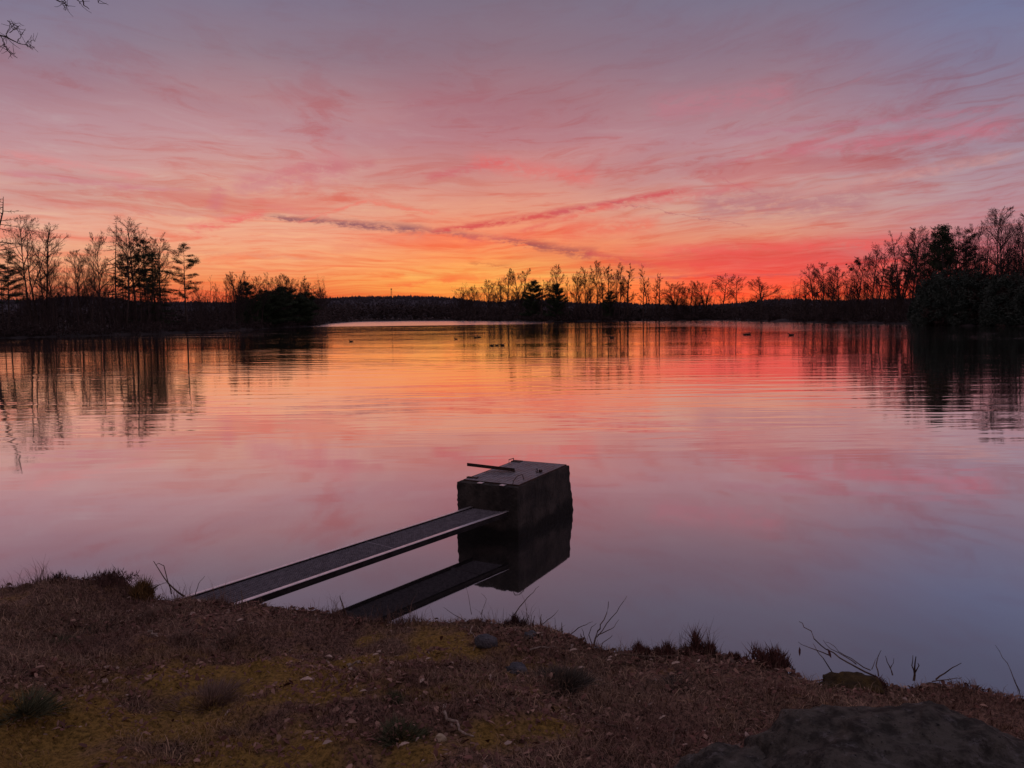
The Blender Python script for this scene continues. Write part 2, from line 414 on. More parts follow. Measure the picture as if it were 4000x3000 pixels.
# short dry grass over the whole bank
def sample_bank(n, ymin=1.8, dmin=0.0, dmax=4.6):
    d = rng.rand(n)**.9*(dmax-dmin)+dmin; u = rng.rand(n)
    xl, xr = -6.6, 4.9
    x = xl+(xr-xl)*u; y = yedge(x)-d
    k = (y > ymin) & (np.abs(x) < .78*y+.6)
    return x[k], y[k]
bx_, by_ = sample_bank(330000)
mm = moss_np(bx_, by_); dens = fbm(bx_*1.9, by_*1.9, 3)
keep = rng.rand(len(bx_)) < np.clip(.75+dens*1.3-mm*.75, .06, 1); bx_, by_, mm = bx_[keep], by_[keep], mm[keep]
n = len(bx_); tv = rng.rand(n); t2 = fbm(bx_*1.3+40, by_*1.3, 3)
c0 = np.array([.11,.068,.048]); c1 = np.array([.40,.26,.165]); c2 = np.array([.27,.155,.045]); c3 = np.array([.10,.045,.035])
cc = c0+(c1-c0)*(tv**2)[:,None]; cc = cc*(1-mm*.75)[:,None]+c2*(mm*.75)[:,None]
rd = np.clip(t2*3+.2, 0, 1)[:,None]; cc = cc*(1-rd*.65)+c3*rd*.65
blades('short_grass', bx_, by_, .022+.075*rng.rand(n)**1.8*(1.1-mm*.8), .003+.003*rng.rand(n), 1.1, cc*(.7+.6*rng.rand(n))[:,None],
       label='short dry matted grass covering the near bank', cat='grass')
# long stalks along the edge
n = 15000; x = rng.uniform(-6.4, 4.4, n); cl = fbm(x*2.3, x*0+3, 4); k = rng.rand(n) < np.clip(.30+cl*1.8, .08, 1); x = x[k]; cl = np.clip(.8+cl[k]*1.6, .3, 1.8)
y = yedge(x)-np.abs(rng.normal(0, .07, len(x))); n = len(x)
c = np.array([.17,.10,.075])*(.4+1.1*rng.rand(n))[:,None]
blades('edge_grass', x, y, (.025+.05*rng.rand(n)+.20*rng.rand(n)**9)*cl, .0028+.0015*rng.rand(n), .6, c, label='thin dry stalks fringing the edge of the bank', cat='grass')

# fallen leaves: curled quads, uncounted litter
def leaves(n_, seed):
    global rng
    r = np.random.RandomState(seed)
    d = r.rand(n_)**1.3*4.4+.02; x = r.uniform(-6.2, 4.6, n_); y = yedge(x)-d
    cl = fbm(x*1.2+9, y*1.5, 3)+.30*np.exp(-d/.5)
    k = (y > 1.8) & (np.abs(x) < .75*y+.4) & (r.rand(n_) < np.clip(.30+cl*1.6, .03, 1)); x, y = x[k], y[k]; n = len(x)
    z = gz(x, y)+.008+.022*r.rand(n)
    L = .009+.020*r.rand(n)**3; W = L*(.35+.3*r.rand(n)); a = r.rand(n)*2*pi; tl = r.normal(0, .45, n); rl = r.normal(0, .5, n)
    e1 = np.stack([np.cos(a)*np.cos(tl), np.sin(a)*np.cos(tl), np.sin(tl)],1); e2 = np.stack([-np.sin(a)*np.cos(rl), np.cos(a)*np.cos(rl), np.sin(rl)],1)
    C = np.stack([x,y,z],1); up = np.array([0,0,1.0])
    P = [C-e1*L[:,None], C-e1*(L*.3)[:,None]+e2*W[:,None]+up*(W*.5)[:,None], C+e1*(L*.5)[:,None]+e2*(W*.7)[:,None]+up*(W*.5)[:,None], C+e1*(L*1.1)[:,None],
         C+e1*(L*.5)[:,None]-e2*(W*.7)[:,None]+up*(W*.4)[:,None], C-e1*(L*.3)[:,None]-e2*W[:,None]+up*(W*.4)[:,None]]
    Vv = np.stack(P,1).reshape(-1,3); b = np.arange(n)*6
    Tt = np.concatenate([np.stack([b,b+1,b+5],1),np.stack([b+1,b+2,b+5],1),np.stack([b+2,b+4,b+5],1),np.stack([b+2,b+3,b+4],1)])
    t = r.rand(n); c = np.where((t<.72)[:,None], np.array([.13,.06,.045]), np.where((t<.965)[:,None], np.array([.24,.14,.10]), np.array([.28,.20,.16])))
    c = c*(.6+.8*r.rand(n))[:,None]
    me = npmesh('leaf_litter', Vv, Tt, False, np.repeat(c,6,axis=0))
    tagp(link('leaf_litter', me, tintm), 'brown fallen leaves and bark scraps strewn over the bank', 'leaves', None, 'stuff')
leaves(64000, 5)

# ------------------------------------------------------------------ far shore
def azr(px): return azel(px, 1240)[0]
SH = [(-3200,120),(-1500,150),(-300,172),(0,182),(400,190),(600,197),(750,208),(900,235),(1080,285),(1230,345),(1290,520),(1400,780),(1600,800),(1750,720),(1880,590),(2010,490),(2175,440),
      (2400,412),(2600,402),(2825,392),(2930,340),(3050,300),(3250,250),(3500,216),(3650,190),(4000,178),(5500,150),(9000,110)]
sa = np.array([azr(p) for p, d in SH]); sd_ = np.array([d for p, d in SH], float)
def shore(a): return np.interp(a, sa, sd_)
C1 = lambda x, y: (x/2.212, 750+y/2.212)
C2 = lambda x, y: (900+x/2.212, 950+y/2.212)
C3 = lambda x, y: (1700+x/2.212, 950+y/2.212)
C4 = lambda x, y: (2500+x/2.765, 950+y/2.765)
C5 = lambda x, y: (3000+x/2.212, 750+y/2.212)
RIDGE = [(-2500,1190),(-600,1175)]+[C1(*q) for q in ((0,912),(300,918),(450,897),(600,882),(800,886),(1000,892),(1080,912),(1140,928),(1500,935),(2000,940))] + \
        [C2(*q) for q in ((150,480),(500,472),(860,459),(1000,449),(1200,446),(1390,443),(1600,441),(1800,449),(2000,461))] + \
        [C3(*q) for q in ((130,460),(250,470),(400,485),(540,494),(680,476),(860,463),(1000,481),(1200,500),(1400,505),(1600,498),(1750,510),(2000,520))] + \
        [C4(*q) for q in ((0,642),(200,637),(330,650),(500,656),(700,650),(880,640),(1000,635),(1200,612),(1400,591),(1600,584),(1800,590),(2200,606))] + \
        [C5(*q) for q in ((700,920),(1000,908),(1400,900))] + [(4000,1140),(5200,1120),(8000,1150)]
ra = np.array([azel(*p)[0] for p in RIDGE]); re_ = np.array([azel(*p)[1] for p in RIDGE])
RH = 1350.0; TREEH = 7.0
def ridge_z(a): return H_CAM+RH*np.tan(np.radians(np.interp(a, ra, re_)))-TREEH
aa = np.concatenate([np.linspace(-85,-36,40)[:-1], np.linspace(-36,36,700), np.linspace(36,85,40)[1:]])
def land(k0, k1, name, rows, matl):
    A, K = np.meshgrid(aa, np.arange(len(rows)))
    P = []
    for k in range(len(rows)):
        r, z = rows[k](aa); P.append(np.stack([r*np.sin(np.radians(aa)), r*np.cos(np.radians(aa)), z], 1))
    V = np.concatenate(P); nx = len(aa); idx = np.arange(len(V)).reshape(len(rows), nx)
    Q = np.stack([idx[:-1,:-1].ravel(), idx[:-1,1:].ravel(), idx[1:,1:].ravel(), idx[1:,:-1].ravel()], 1)
    return tagp(link(name, npmesh(name, V, Q, True), matl), kind='structure')
nz = lambda a, s, k: fbm(a*s+k, a*0+k*3.7, 4)
def fbz(r, a):
    """height of the far bank at distance r and azimuth a"""
    d = r-shore(a)
    return np.interp(d, [-6, 0, 3, 12, 60, 300], [-1, 0, .25, .7, 1.6, 3.5])
fieldm = noisy('far_ground', (.012,.009,.008), (.028,.020,.018), .05, bdist=.2)
rows = [(lambda a, q=q: (shore(a)+q+nz(a, 1.3, 2)*6*(q < 200), fbz(shore(a)+q, a)+nz(a, 3., 5)*.6*(q > 0))) for q in (-6, 0, 3, 12, 40, 120, 300)]
rows.append(lambda a: (a*0+1190.0, a*0+4.0))
land(0, 0, 'terrain', rows, fieldm)
rows = [lambda a: (a*0+1100.0, a*0+2.0), lambda a: (a*0+1180.0, ridge_z(a)*.45+nz(a,1,3)*3), lambda a: (a*0+1270., ridge_z(a)*.8+nz(a,1.5,9)*3), lambda a: (a*0+RH, ridge_z(a)), lambda a: (a*0+1500., ridge_z(a)*.9), lambda a: (a*0+2200., a*0-5)]
land(0, 0, 'hills', rows, forestm)
# the forest on the hills: ragged conifer tops
n = 16000; a = rng.uniform(-60, 60, n); r = RH+np.where(rng.rand(n) < .45, rng.uniform(-15, 15, n), rng.uniform(-230, 0, n))
k_ = np.interp(r, [1100,1180,1270,RH,1500], [0,.45,.8,1,.93]); z = np.maximum(ridge_z(a)*k_, 2)-1
hh = TREEH*(.70+.30*rng.rand(n)+.45*rng.rand(n)**14); rr_ = hh*(.22+.3*rng.rand(n))
cx, cy = r*np.sin(np.radians(a)), r*np.cos(np.radians(a))
Vv, Tt = [], []
ang = np.arange(5)*2*pi/5
for lv, (zf0, zf1, rf) in enumerate(((.05,.62,1.0),(.4,1.0,.62))):
    ring = np.stack([cx[:,None]+rr_[:,None]*rf*np.cos(ang)[None], cy[:,None]+rr_[:,None]*rf*np.sin(ang)[None], np.repeat((z+hh*zf0)[:,None],5,1)+rng.normal(0,.5,(n,5))],2)
    tip = np.stack([cx, cy, z+hh*zf1], 1)[:,None,:]
    P = np.concatenate([ring, tip],1).reshape(-1,3); b = np.arange(n)*6+lv*n*6
    Vv.append(P)
    for q in range(5): Tt.append(np.stack([b+q, b+(q+1)%5, b+5],1))
tagp(link('hill_forest', npmesh('hill_forest', np.concatenate(Vv), np.concatenate(Tt)), forestm), 'dark ridge of distant forest along the horizon', 'forest', None, 'stuff')

# ------------------------------------------------------------------ tree builders
def perp(d, rnd):
    a = Vector((rnd.uniform(-1,1), rnd.uniform(-1,1), rnd.uniform(-1,1))); a = a-d*a.dot(d)
    return a.normalized() if a.length > 1e-4 else Vector((1,0,0))
def walk(rnd, p, d, L, n, wob, lift):
    pts = [p.copy()]; d = d.copy()
    for i in range(n):
        d = (d+perp(d, rnd)*wob*rnd.random()+Vector((0,0,lift))).normalized()
        p = p+d*(L/n); pts.append(p.copy())
    return pts
def grow(mb, rnd, pts, r0, lev, spec):
    """side shoots of a limb"""
    L = sum((pts[i+1]-pts[i]).length for i in range(len(pts)-1))
    cnt, ratio, amin, amax, lift, wob, start = spec[lev]
    for k in range(cnt):
        t = start+(1-start)*((k+rnd.random())/cnt)
        f = t*(len(pts)-1); i = min(int(f), len(pts)-2); p = pts[i].lerp(pts[i+1], f-i)
        d0 = (pts[i+1]-pts[i]).normalized(); an = radians(rnd.uniform(amin, amax))
        d = (d0*cos(an)+perp(d0, rnd)*sin(an)).normalized()
        l = L*ratio*(1.15-.75*t)*rnd.uniform(.7, 1.2)
        rr = max(r0*(1-.75*t)*.5, MINR[0])
        n = 4 if lev < 2 else 3
        q = walk(rnd, p, d, l, n, wob, lift)
        mb.tube(q, [rr*(1-.8*j/n) for j in range(n+1)], 4 if lev < 1 else 3, False)
        if lev+1 < len(spec): grow(mb, rnd, q, rr, lev+1, spec)
PROTO = {}; HT = {}; MINR = [.014]
def proto(kind, parts, width):
    PROTO[kind] = (parts, width); me = parts[-1][1]; n = len(me.vertices); c = np.empty(n*3, dtype=np.float32); me.vertices.foreach_get('co', c); HT[kind] = float(c[2::3].max())
def width_of(me):
    n = len(me.vertices); c = np.empty(n*3, dtype=np.float32); me.vertices.foreach_get('co', c); c = c.reshape(-1,3)
    return float(np.percentile(np.abs(c[:,0]), 97)*2)
def bare(kind, seed, H=20.0, tr=.24, fork=.5, limbs=14, low=.3, shape='oval', up=(25,50), leaders=1, dens=1.0, lift=.08, curve=.12):
    rnd = random.Random(seed); T = MB(); Cn = MB()
    stems = []
    if leaders == 1:
        pts = walk(rnd, Vector((0,0,0)), Vector((rnd.uniform(-.03,.03),0,1)).normalized(), H*.97, 9, curve, .10); T.tube(pts, [tr*(1-.93*j/9) for j in range(10)], 7, False); stems.append((pts, tr))
    else:
        fz = H*fork; base_ = walk(rnd, Vector((0,0,0)), Vector((0,0,1)), fz, 4, curve, .1)
        T.tube(base_, [tr*(1-.3*j/4) for j in range(5)], 7, False)
        for q in range(leaders):
            sg = -1 if q % 2 else 1
            d = Vector((sg*rnd.uniform(.18,.4), rnd.uniform(-.25,.25), 1)).normalized()
            pts = walk(rnd, base_[-1 if q < 2 else 3], d, (H-fz)*rnd.uniform(.85,1.0), 7, curve, .14)
            T.tube(pts, [tr*.65*(1-.9*j/7) for j in range(8)], 6, False); stems.append((pts, tr*.65))
    for pts, r0 in stems:
        nl = max(6, int(limbs*1.0/len(stems)*(1.35 if len(stems) > 1 else 1)))
        z0, z1 = pts[0].z, pts[-1].z
        st = low if len(stems) == 1 else .12
        for k in range(nl):
            t = st+(1-st)*((k+rnd.random()*.8)/nl); f = t*(len(pts)-1); i = min(int(f), len(pts)-2); p = pts[i].lerp(pts[i+1], f-i)
            u = (t-st)/(1-st)
            if shape == 'oval': l = sin(pi*min(1, .25+.62*u))*.30
            elif shape == 'round': l = (1-(1.1*u-.25)**2)*.40 if u < .95 else .15
            elif shape == 'vase': l = (.40-.22*u)
            elif shape == 'slim': l = sin(pi*min(1, .2+.78*u))*.15
            elif shape == 'larch': l = (1-u)*.26+.03
            l *= H*rnd.uniform(.75,1.0)*(1 if len(stems) == 1 else .75)
            an = radians(rnd.uniform(up[0]*1.1+4, up[1]*1.1+4)); az_ = rnd.uniform(0, 2*pi) if len(stems) == 1 else rnd.uniform(0, 2*pi)
            d0 = (pts[i+1]-pts[i]).normalized(); side = Vector((cos(az_), sin(az_), 0))
            d = (d0*cos(an)+side*sin(an)).normalized()
            rr = r0*(1-.85*t)*.5+.02; q = walk(rnd, p, d, l, 5, .20, lift*.6)
            Cn.tube(q, [rr*(1-.85*j/5) for j in range(6)], 4, False)
            spec = [(max(3,int(8*dens)), .48, 22, 48, .05, .22, .28), (max(3,int(6*dens)), .52, 22, 50, .04, .28, .2), (max(2,int(4*dens)), .5, 20, 48, .03, .25, .2)]
            if shape == 'larch': spec = [(9, .30, 40, 70, -.05, .25, .15), (5, .4, 25, 60, -.04, .3, .2)]
            grow(Cn, rnd, q, rr, 0, spec)
    a = T.mesh('trunk'); b = Cn.mesh('crown'); a.materials.append(bark); b.materials.append(twigm)
    proto(kind, [('trunk', a), ('crown', b)], width_of(b))
def clump(V, F_, rnd, c, rx, rz, n, s):
    for _ in range(n):
        u = Vector((rnd.gauss(0,1), rnd.gauss(0,1), rnd.gauss(0,1))).normalized()*(rnd.random()**.45)
        p = (c[0]+u.x*rx, c[1]+u.y*rx, c[2]+u.z*rz)
        a = Vector((rnd.gauss(0,1), rnd.gauss(0,1), rnd.gauss(0,.7))).normalized(); b_ = perp(a, rnd)*.35
        k = len(V); q = s*rnd.uniform(.6,1.3)
        V.append((p[0]-a.x*q, p[1]-a.y*q, p[2]-a.z*q)); V.append((p[0]+a.x*q, p[1]+a.y*q, p[2]+a.z*q)); V.append((p[0]+b_.x*q*2, p[1]+b_.y*q*2, p[2]+b_.z*q*2))
        F_.append((k,k+1,k+2))
def conifer(kind, seed, H=20.0, tr=.22, low=.4, shape='pine', limbs=26, wide=.2, dens=1.0, fol=None):
    rnd = random.Random(seed); T = MB(); Bm = MB(); V = []; Fc = []
    pts = walk(rnd, Vector((0,0,0)), Vector((0,0,1)), H*.98, 8, .05, .1); T.tube(pts, [tr*(1-.9*j/8) for j in range(9)], 7, False)
    for k in range(limbs):
        t = low+(1-low)*((k+rnd.random()*.6)/limbs); f = t*8; i = min(int(f),7); p = pts[i].lerp(pts[i+1], f-i); u = (t-low)/(1-low)
        if shape == 'pine': l = H*wide*(sin(pi*min(1,.22+.74*u)))*rnd.uniform(.45,1.15)
        elif shape == 'spruce': l = H*wide*(1.04-u)*rnd.uniform(.7,1.1)
        else: l = H*wide*sqrt(max(.04, 1-(1.25*u-.25)**2))*rnd.uniform(.7,1.1)
        az_ = k*2.4+rnd.random(); tilt = {'pine': rnd.uniform(-.15,.85), 'spruce': rnd.uniform(-.35,.02), 'dense': rnd.uniform(-.1,.6)}[shape]
        d = Vector((cos(az_), sin(az_), tilt)).normalized(); q = walk(rnd, p, d, l, 4, .22, .05 if shape != 'spruce' else .02)
        rr = .03+tr*.25*(1-t); T.tube(q, [rr*(1-.8*j/4) for j in range(5)], 4, False)
        m_ = max(2, int(l/.55))
        for j in range(m_):
            s_ = .3+.7*(j+1)/m_ if shape == 'pine' else .15+.85*(j+1)/m_
            ff = s_*4; ii = min(int(ff),3); c = q[ii].lerp(q[ii+1], ff-ii)
            w_ = (.42+.32*rnd.random())*(H/20)*(1.35 if shape == 'dense' else 1)
            clump(V, Fc, rnd, c, w_*1.15, w_*(.72 if shape == 'pine' else .5 if shape == 'spruce' else 1.0), int(62*dens), .11 if shape != 'dense' else .2)
            if rnd.random() < .6:
                o_ = perp(Vector((0,0,1)), rnd)*rnd.uniform(.4,.8); clump(V, Fc, rnd, c+o_, w_*.95, w_*.42, int(46*dens), .10)
    clump(V, Fc, rnd, pts[-1], .5, .6, 60, .2)
    a = T.mesh('trunk'); c = bpy.data.meshes.new('crown'); c.from_pydata(V, [], Fc); c.update()
    a.materials.append(bark); c.materials.append(fol or needle)
    proto(kind, [('trunk', a), ('crown', c)], width_of(c))
bare('tall_a', 1, limbs=20, low=.40, shape='oval', up=(28,50), dens=1.15)
bare('tall_b', 2, limbs=19, low=.45, shape='oval', up=(28,52), tr=.26, dens=1.15)
bare('twin_a', 3, limbs=18, leaders=2, fork=.38, shape='oval', up=(28,55), curve=.2)
bare('twin_b', 4, limbs=18, leaders=3, fork=.28, shape='oval', up=(25,50), curve=.18)
bare('oval_a', 5, limbs=26, low=.25, shape='vase', up=(18,40), dens=1.4, tr=.30)
bare('oval_b', 6, limbs=26, low=.28, shape='oval', up=(24,46), dens=1.4, tr=.30)
bare('round_a', 7, limbs=24, low=.2, shape='round', up=(34,62), tr=.38, dens=1.5, lift=.1)
bare('round_b', 8, limbs=26, leaders=4, fork=.2, shape='round', up=(30,60), tr=.38, dens=1.35)
bare('slim_a', 9, limbs=20, low=.2, shape='slim', up=(25,45), tr=.2, dens=1.2)
bare('slim_b', 10, limbs=18, low=.35, shape='slim', up=(20,45), tr=.2, dens=1.1, curve=.22)
MINR[0] = .019
bare('oval_a_far', 5, limbs=24, low=.25, shape='vase', up=(18,40), dens=1.3, tr=.32)
bare('oval_b_far', 6, limbs=24, low=.28, shape='oval', up=(24,46), dens=1.3, tr=.32)
bare('round_a_far', 7, limbs=24, low=.2, shape='round', up=(34,62), tr=.40, dens=1.4, lift=.1)
bare('round_b_far', 8, limbs=26, leaders=4, fork=.2, shape='round', up=(30,60), tr=.40, dens=1.3)
bare('tall_a_far', 1, limbs=20, low=.40, shape='oval', up=(28,50), dens=1.2, tr=.32)
bare('tall_b_far', 2, limbs=19, low=.45, shape='oval', up=(28,52), tr=.32, dens=1.2)
bare('slim_a_far', 9, limbs=20, low=.2, shape='slim', up=(25,45), tr=.26, dens=1.2)
bare('slim_b_far', 10, limbs=18, low=.35, shape='slim', up=(20,45), tr=.26, dens=1.1, curve=.22)
MINR[0] = .014
bare('larch', 12, limbs=34, low=.25, shape='larch', up=(70,100), tr=.2, lift=.03)
bare('sapling', 13, limbs=12, low=.3, shape='slim', up=(25,50), tr=.13, dens=.7, curve=.25)
conifer('pine_a', 21, low=.36, limbs=34, wide=.27)
conifer('pine_b', 22, low=.50, limbs=26, wide=.30)
conifer('spruce', 23, low=.12, limbs=60, wide=.20, shape='spruce', dens=.8)
conifer('evergreen', 24, low=.05, limbs=46, wide=.32, shape='dense', dens=1.7)
conifer('pine_top', 25, low=.55, limbs=30, wide=.17, shape='dense', dens=1.3)

KINDN = {'larch': ('larch_tree','larch'), 'pine_a': ('pine_tree','pine tree'), 'pine_b': ('pine_tree','pine tree'), 'pine_top': ('pine_tree','pine tree'), 'spruce': ('spruce_tree','spruce'),
         'evergreen': ('evergreen_tree','evergreen tree'), 'sapling': ('young_tree','young tree'), 'slim_a': ('bare_tree','bare tree'), 'slim_b': ('bare_tree','bare tree')}
trnd = random.Random(3)
def tree(crop, x, top, wid, kind, label, group, off=14, balls=(), dist=None):
    px, py = crop(x, top); sc = 2.765 if crop is C4 else 2.212
    a = azel(px, 1240)[0]
    D = dist if dist else float(shore(a))+off
    d = ray(px, py); hd = sqrt(d.x*d.x+d.y*d.y)
    topz = H_CAM+D*d.z/hd
    bz = float(fbz(np.array(D), np.array(a)))-.15
    pk = kind+'_far' if crop in (C2, C3, C4) and kind+'_far' in PROTO else kind
    Hh = topz-bz; parts, W0 = PROTO[pk]
    w_m = wid/sc/FPX*D
    nm, cat = KINDN.get(kind, ('bare_tree','bare tree'))
    e = empty(nm, (D*sin(radians(a)), D*cos(radians(a)), bz), trnd.uniform(0, 6.28) if 'twin' not in kind else -radians(a)+trnd.choice((0, pi)))
    k = Hh/(HT[pk]-.35); kw = w_m/W0
    kw = min(max(kw*(1.2 if crop in (C1, C5) else 1.45), k*.85), k*(3.2 if kind == 'evergreen' else 4.0 if kind == 'larch' and wid > 500 else 2.2))
    e.scale = (kw, kw, k)
    tagp(e, label, cat, group)
    for pn, me in parts: link(pn, me, None, e)
    for bx, by, br in balls:
        qx, qy = crop(bx, by); dd = ray(qx, qy); h2 = sqrt(dd.x**2+dd.y**2); a2 = atan2(dd.x, dd.y)
        P = Vector((D*sin(a2), D*cos(a2), H_CAM+D*dd.z/h2))
        V = []; Fc = []; R_ = br/sc/FPX*D; clump(V, Fc, trnd, P, R_, R_*.9, 160, R_*.3)
        me = bpy.data.meshes.new('mistletoe'); me.from_pydata(V, [], Fc); me.update(); me.materials.append(needle)
        o = bpy.data.objects.new('mistletoe', me); scene.collection.objects.link(o); o.parent = e
        ml = Matrix.LocRotScale(e.location, e.rotation_euler, e.scale); o.matrix_parent_inverse = ml.inverted()
    return e
GL = 'trees along the left shore'; GM = 'trees of the copse left of the open water'; GC = 'trees in the row across the middle'; GR = 'trees on the low shore right of the middle'; GG = 'trees on the right shore'
T_ = tree
T_(C1,-70,80,760,'larch','drooping larch cut by the left edge of the picture',GL,4)
T_(C1,75,505,200,'pine_a','shaggy pine standing lowest down at the far left edge',GL,10)
T_(C1,20,620,160,'pine_b','stubby pine half cut off at the left edge',GL,16)
T_(C1,290,215,150,'tall_b','tall bare tree with a bowed trunk right of the leftmost pine',GL,22)
T_(C1,330,222,170,'twin_a','tall bare tree whose forked trunk leans right beside the bowed one',GL,16)
T_(C1,410,285,220,'tall_a','bare tree with a broad flat head leaning out to the right over a straight trunk',GL,20)
T_(C1,370,520,110,'slim_a','short bare tree in front of the broad flat headed one',GL,12)
T_(C1,470,548,130,'oval_b','low bushy bare tree just right of the flat headed tree',GL,14)
T_(C1,542,640,60,'sapling','thin young tree in the gap, nearest the bushy one',GL,14)
T_(C1,597,600,80,'sapling','thin young tree in the gap with a spreading tip',GL,20)
T_(C1,622,625,60,'slim_b','thin crooked tree in the gap, rightmost of three',GL,16)
T_(C1,710,505,130,'oval_b','medium bare tree left of the dense vase shaped one',GL,18)
T_(C1,782,560,130,'twin_b','medium bare tree with several stems under the vase shaped one',GL,14)
T_(C1,895,335,215,'oval_a','dense vase shaped bare tree with a narrow top standing alone left of the tall cluster',GL,20)
T_(C1,870,700,90,'sapling','small bare tree at the foot of the vase shaped one',GL,10)
T_(C1,1005,250,110,'larch','slender straight bare conifer left of the tallest tree',GL,20)
T_(C1,1085,300,170,'tall_b','bare tree leaning left between the slender conifer and the tallest tree',GL,16)
T_(C1,1132,560,80,'pine_b','thin dark pine showing between bare trunks left of the tallest tree',GL,24)
T_(C1,1070,530,90,'spruce','narrow dark conifer behind the leaning trunks',GL,36)
T_(C1,1168,218,240,'tall_a','tallest tree of the left shore, with a wide fan of bare branches',GL,18)
T_(C1,1205,640,70,'slim_b','thin bare stem in the middle of the tall cluster',GL,14)
T_(C1,1232,392,150,'pine_a','dark pine with a pointed top right beside the tallest trunk',GL,22)
T_(C1,1290,405,190,'pine_a','densest dark pine in the centre of the tall cluster',GL,16)
T_(C1,1345,520,260,'spruce','dark conifer with long sweeping lower branches on the right of the cluster',GL,20)
T_(C1,1340,345,210,'twin_b','bare tree with a wide thin head behind the dark conifers',GL,34)
T_(C1,1400,400,190,'oval_b','bare tree spreading to the right beyond the dark conifers',GL,28)
T_(C1,1615,448,215,'pine_a','lone pine with a bare lower trunk right of the tall cluster',GL,10)
for x, y, w_, k, lb in ((1690,770,50,'sapling','first thin sapling right of the lone pine'),(1730,760,60,'slim_b','crooked sapling second from the lone pine'),(1782,722,110,'sapling','tallest of the saplings right of the lone pine'),
    (1860,780,60,'slim_b','short crooked sapling midway between the lone pine and the copse'),(1922,748,60,'sapling','straight sapling just left of the copse'),(1960,790,70,'slim_a','small bushy sapling at the left foot of the copse')):
    T_(C1,x,y,w_,k,lb,GL,14)
for x, y, w_, k, lb in ((35,250,100,'round_a','round headed bare tree at the left end of the copse'),(108,245,100,'round_b','second round headed bare tree at the left end of the copse'),(100,330,80,'spruce','small pointed spruce under the round headed trees'),
    (170,330,120,'evergreen','low dark evergreen right of the pointed spruce'),(232,290,110,'oval_b','thin bare tree above the low evergreens of the copse'),(315,252,100,'twin_a','tallest bare tree in the left half of the copse'),
    (372,285,100,'tall_b','bare tree right of the tallest in the copse'),(440,275,110,'oval_b','bushy bare tree in the centre of the copse'),(508,264,110,'oval_a','bare tree at the highest point of the right half of the copse'),
    (575,280,110,'round_b','broad bare tree right of the centre of the copse'),(530,375,240,'evergreen','dark dense evergreen mass under the right half of the copse'),(650,315,100,'tall_a','bare tree standing a little apart on the right of the copse'),
    (705,342,90,'round_a','small round tree on the falling right side of the copse'),(762,382,90,'round_b','lower round tree on the falling right side of the copse'),(815,402,80,'round_a','last and lowest tree at the right tip of the copse'),
    (270,400,110,'evergreen','dark evergreen under the tallest bare tree of the copse'),(400,385,190,'evergreen','dark evergreen in the middle foot of the copse'),(620,420,170,'evergreen','low dark evergreen on the falling right foot of the copse'),(330,410,200,'evergreen','wide dark evergreen filling the left foot of the copse')):
    T_(C2,x,y,w_,k,lb,GM,12)
for x, y, w_, k, lb in ((240,382,90,'round_b','low bushy tree at the left end of the middle row'),(290,372,90,'oval_a','second low bushy tree of the middle row'),(342,365,90,'round_a','third low bushy tree of the middle row'),
    (452,315,120,'oval_b','cone shaped dense tree near the left end of the middle row'),(560,330,120,'round_b','spreading low tree left of the two round crowned trees'),(690,420,90,'oval_b','short tree between the two round crowned trees'),
    (850,318,130,'evergreen','dark evergreen between round crowned trees of the middle row'),(920,322,80,'slim_a','thin bare tree right of the dark evergreen'),(990,316,100,'oval_b','bushy bare tree left of the tall lollipop crowned tree'),
    (1160,292,80,'slim_b','thin bare tree right of the lollipop crowned tree'),(1208,272,90,'tall_b','bare tree rising at the left of the thick stand'),(1250,242,90,'oval_b','bare tree second in the thick stand'),
    (1305,200,110,'oval_a','tall bushy tree left of the highest one in the thick stand'),(1350,255,90,'tall_a','shorter tree squeezed beside the highest one in the thick stand'),
    (1445,300,80,'slim_a','thin tree just right of the highest one in the thick stand'),(1545,240,80,'tall_b','bare tree between the mistletoe tree and its right neighbour'),(1590,168,110,'oval_a','high bushy tree right of the mistletoe tree'),(1630,270,70,'slim_b','thin tree near the right end of the thick stand'),
    (1800,300,60,'slim_a','low stem at the left of the pair beyond the gap'),(1862,300,60,'slim_b','low stem at the right of the pair beyond the gap'),(1940,270,70,'slim_a','slim tree just right of the little mistletoe tree'),
    (1500,410,80,'evergreen','dark ivy clad bush at the foot of the mistletoe tree'),(2070,335,130,'round_a','round bare tree alone right of the slim trees')):
    T_(C3,x,y,w_,k,lb,GC,10)
T_(C3,635,218,140,'round_a','left one of two tall round crowned trees in the middle row',GC,12,balls=((612,305,7),(680,292,9)))
T_(C3,740,220,130,'round_b','right one of two tall round crowned trees, with a mistletoe ball at the top',GC,12,balls=((755,250,8),(778,278,6)))
T_(C3,1062,185,125,'oval_b','tall lollipop crowned tree with an ivy clad lower trunk',GC,12)
T_(C3,1058,345,120,'evergreen','dark ivy mass around the foot of the lollipop crowned tree',GC,9)
T_(C3,1402,150,120,'oval_b','highest tree of the thick stand in the middle row',GC,12,balls=((1350,258,8),(1418,190,6)))
T_(C3,1490,180,100,'tall_a','tree full of mistletoe balls in the thick stand',GC,12,balls=((1494,215,9),(1492,245,10),(1524,232,9),(1497,268,7)))
T_(C3,1665,182,90,'slim_a','slender tree with mistletoe at the right end of the thick stand',GC,12,balls=((1667,247,9),(1672,282,8),(1600,348,13)))
T_(C3,1690,420,90,'sapling','leaning sapling at the foot of the right end of the thick stand',GC,14,balls=((1690,364,8),))
T_(C3,1832,180,110,'slim_b','tall slender tree alone beyond the gap right of the thick stand',GC,12)
T_(C3,1912,258,70,'slim_b','small slender tree with one mistletoe ball right of the tall slender one',GC,12,balls=((1918,362,6),))
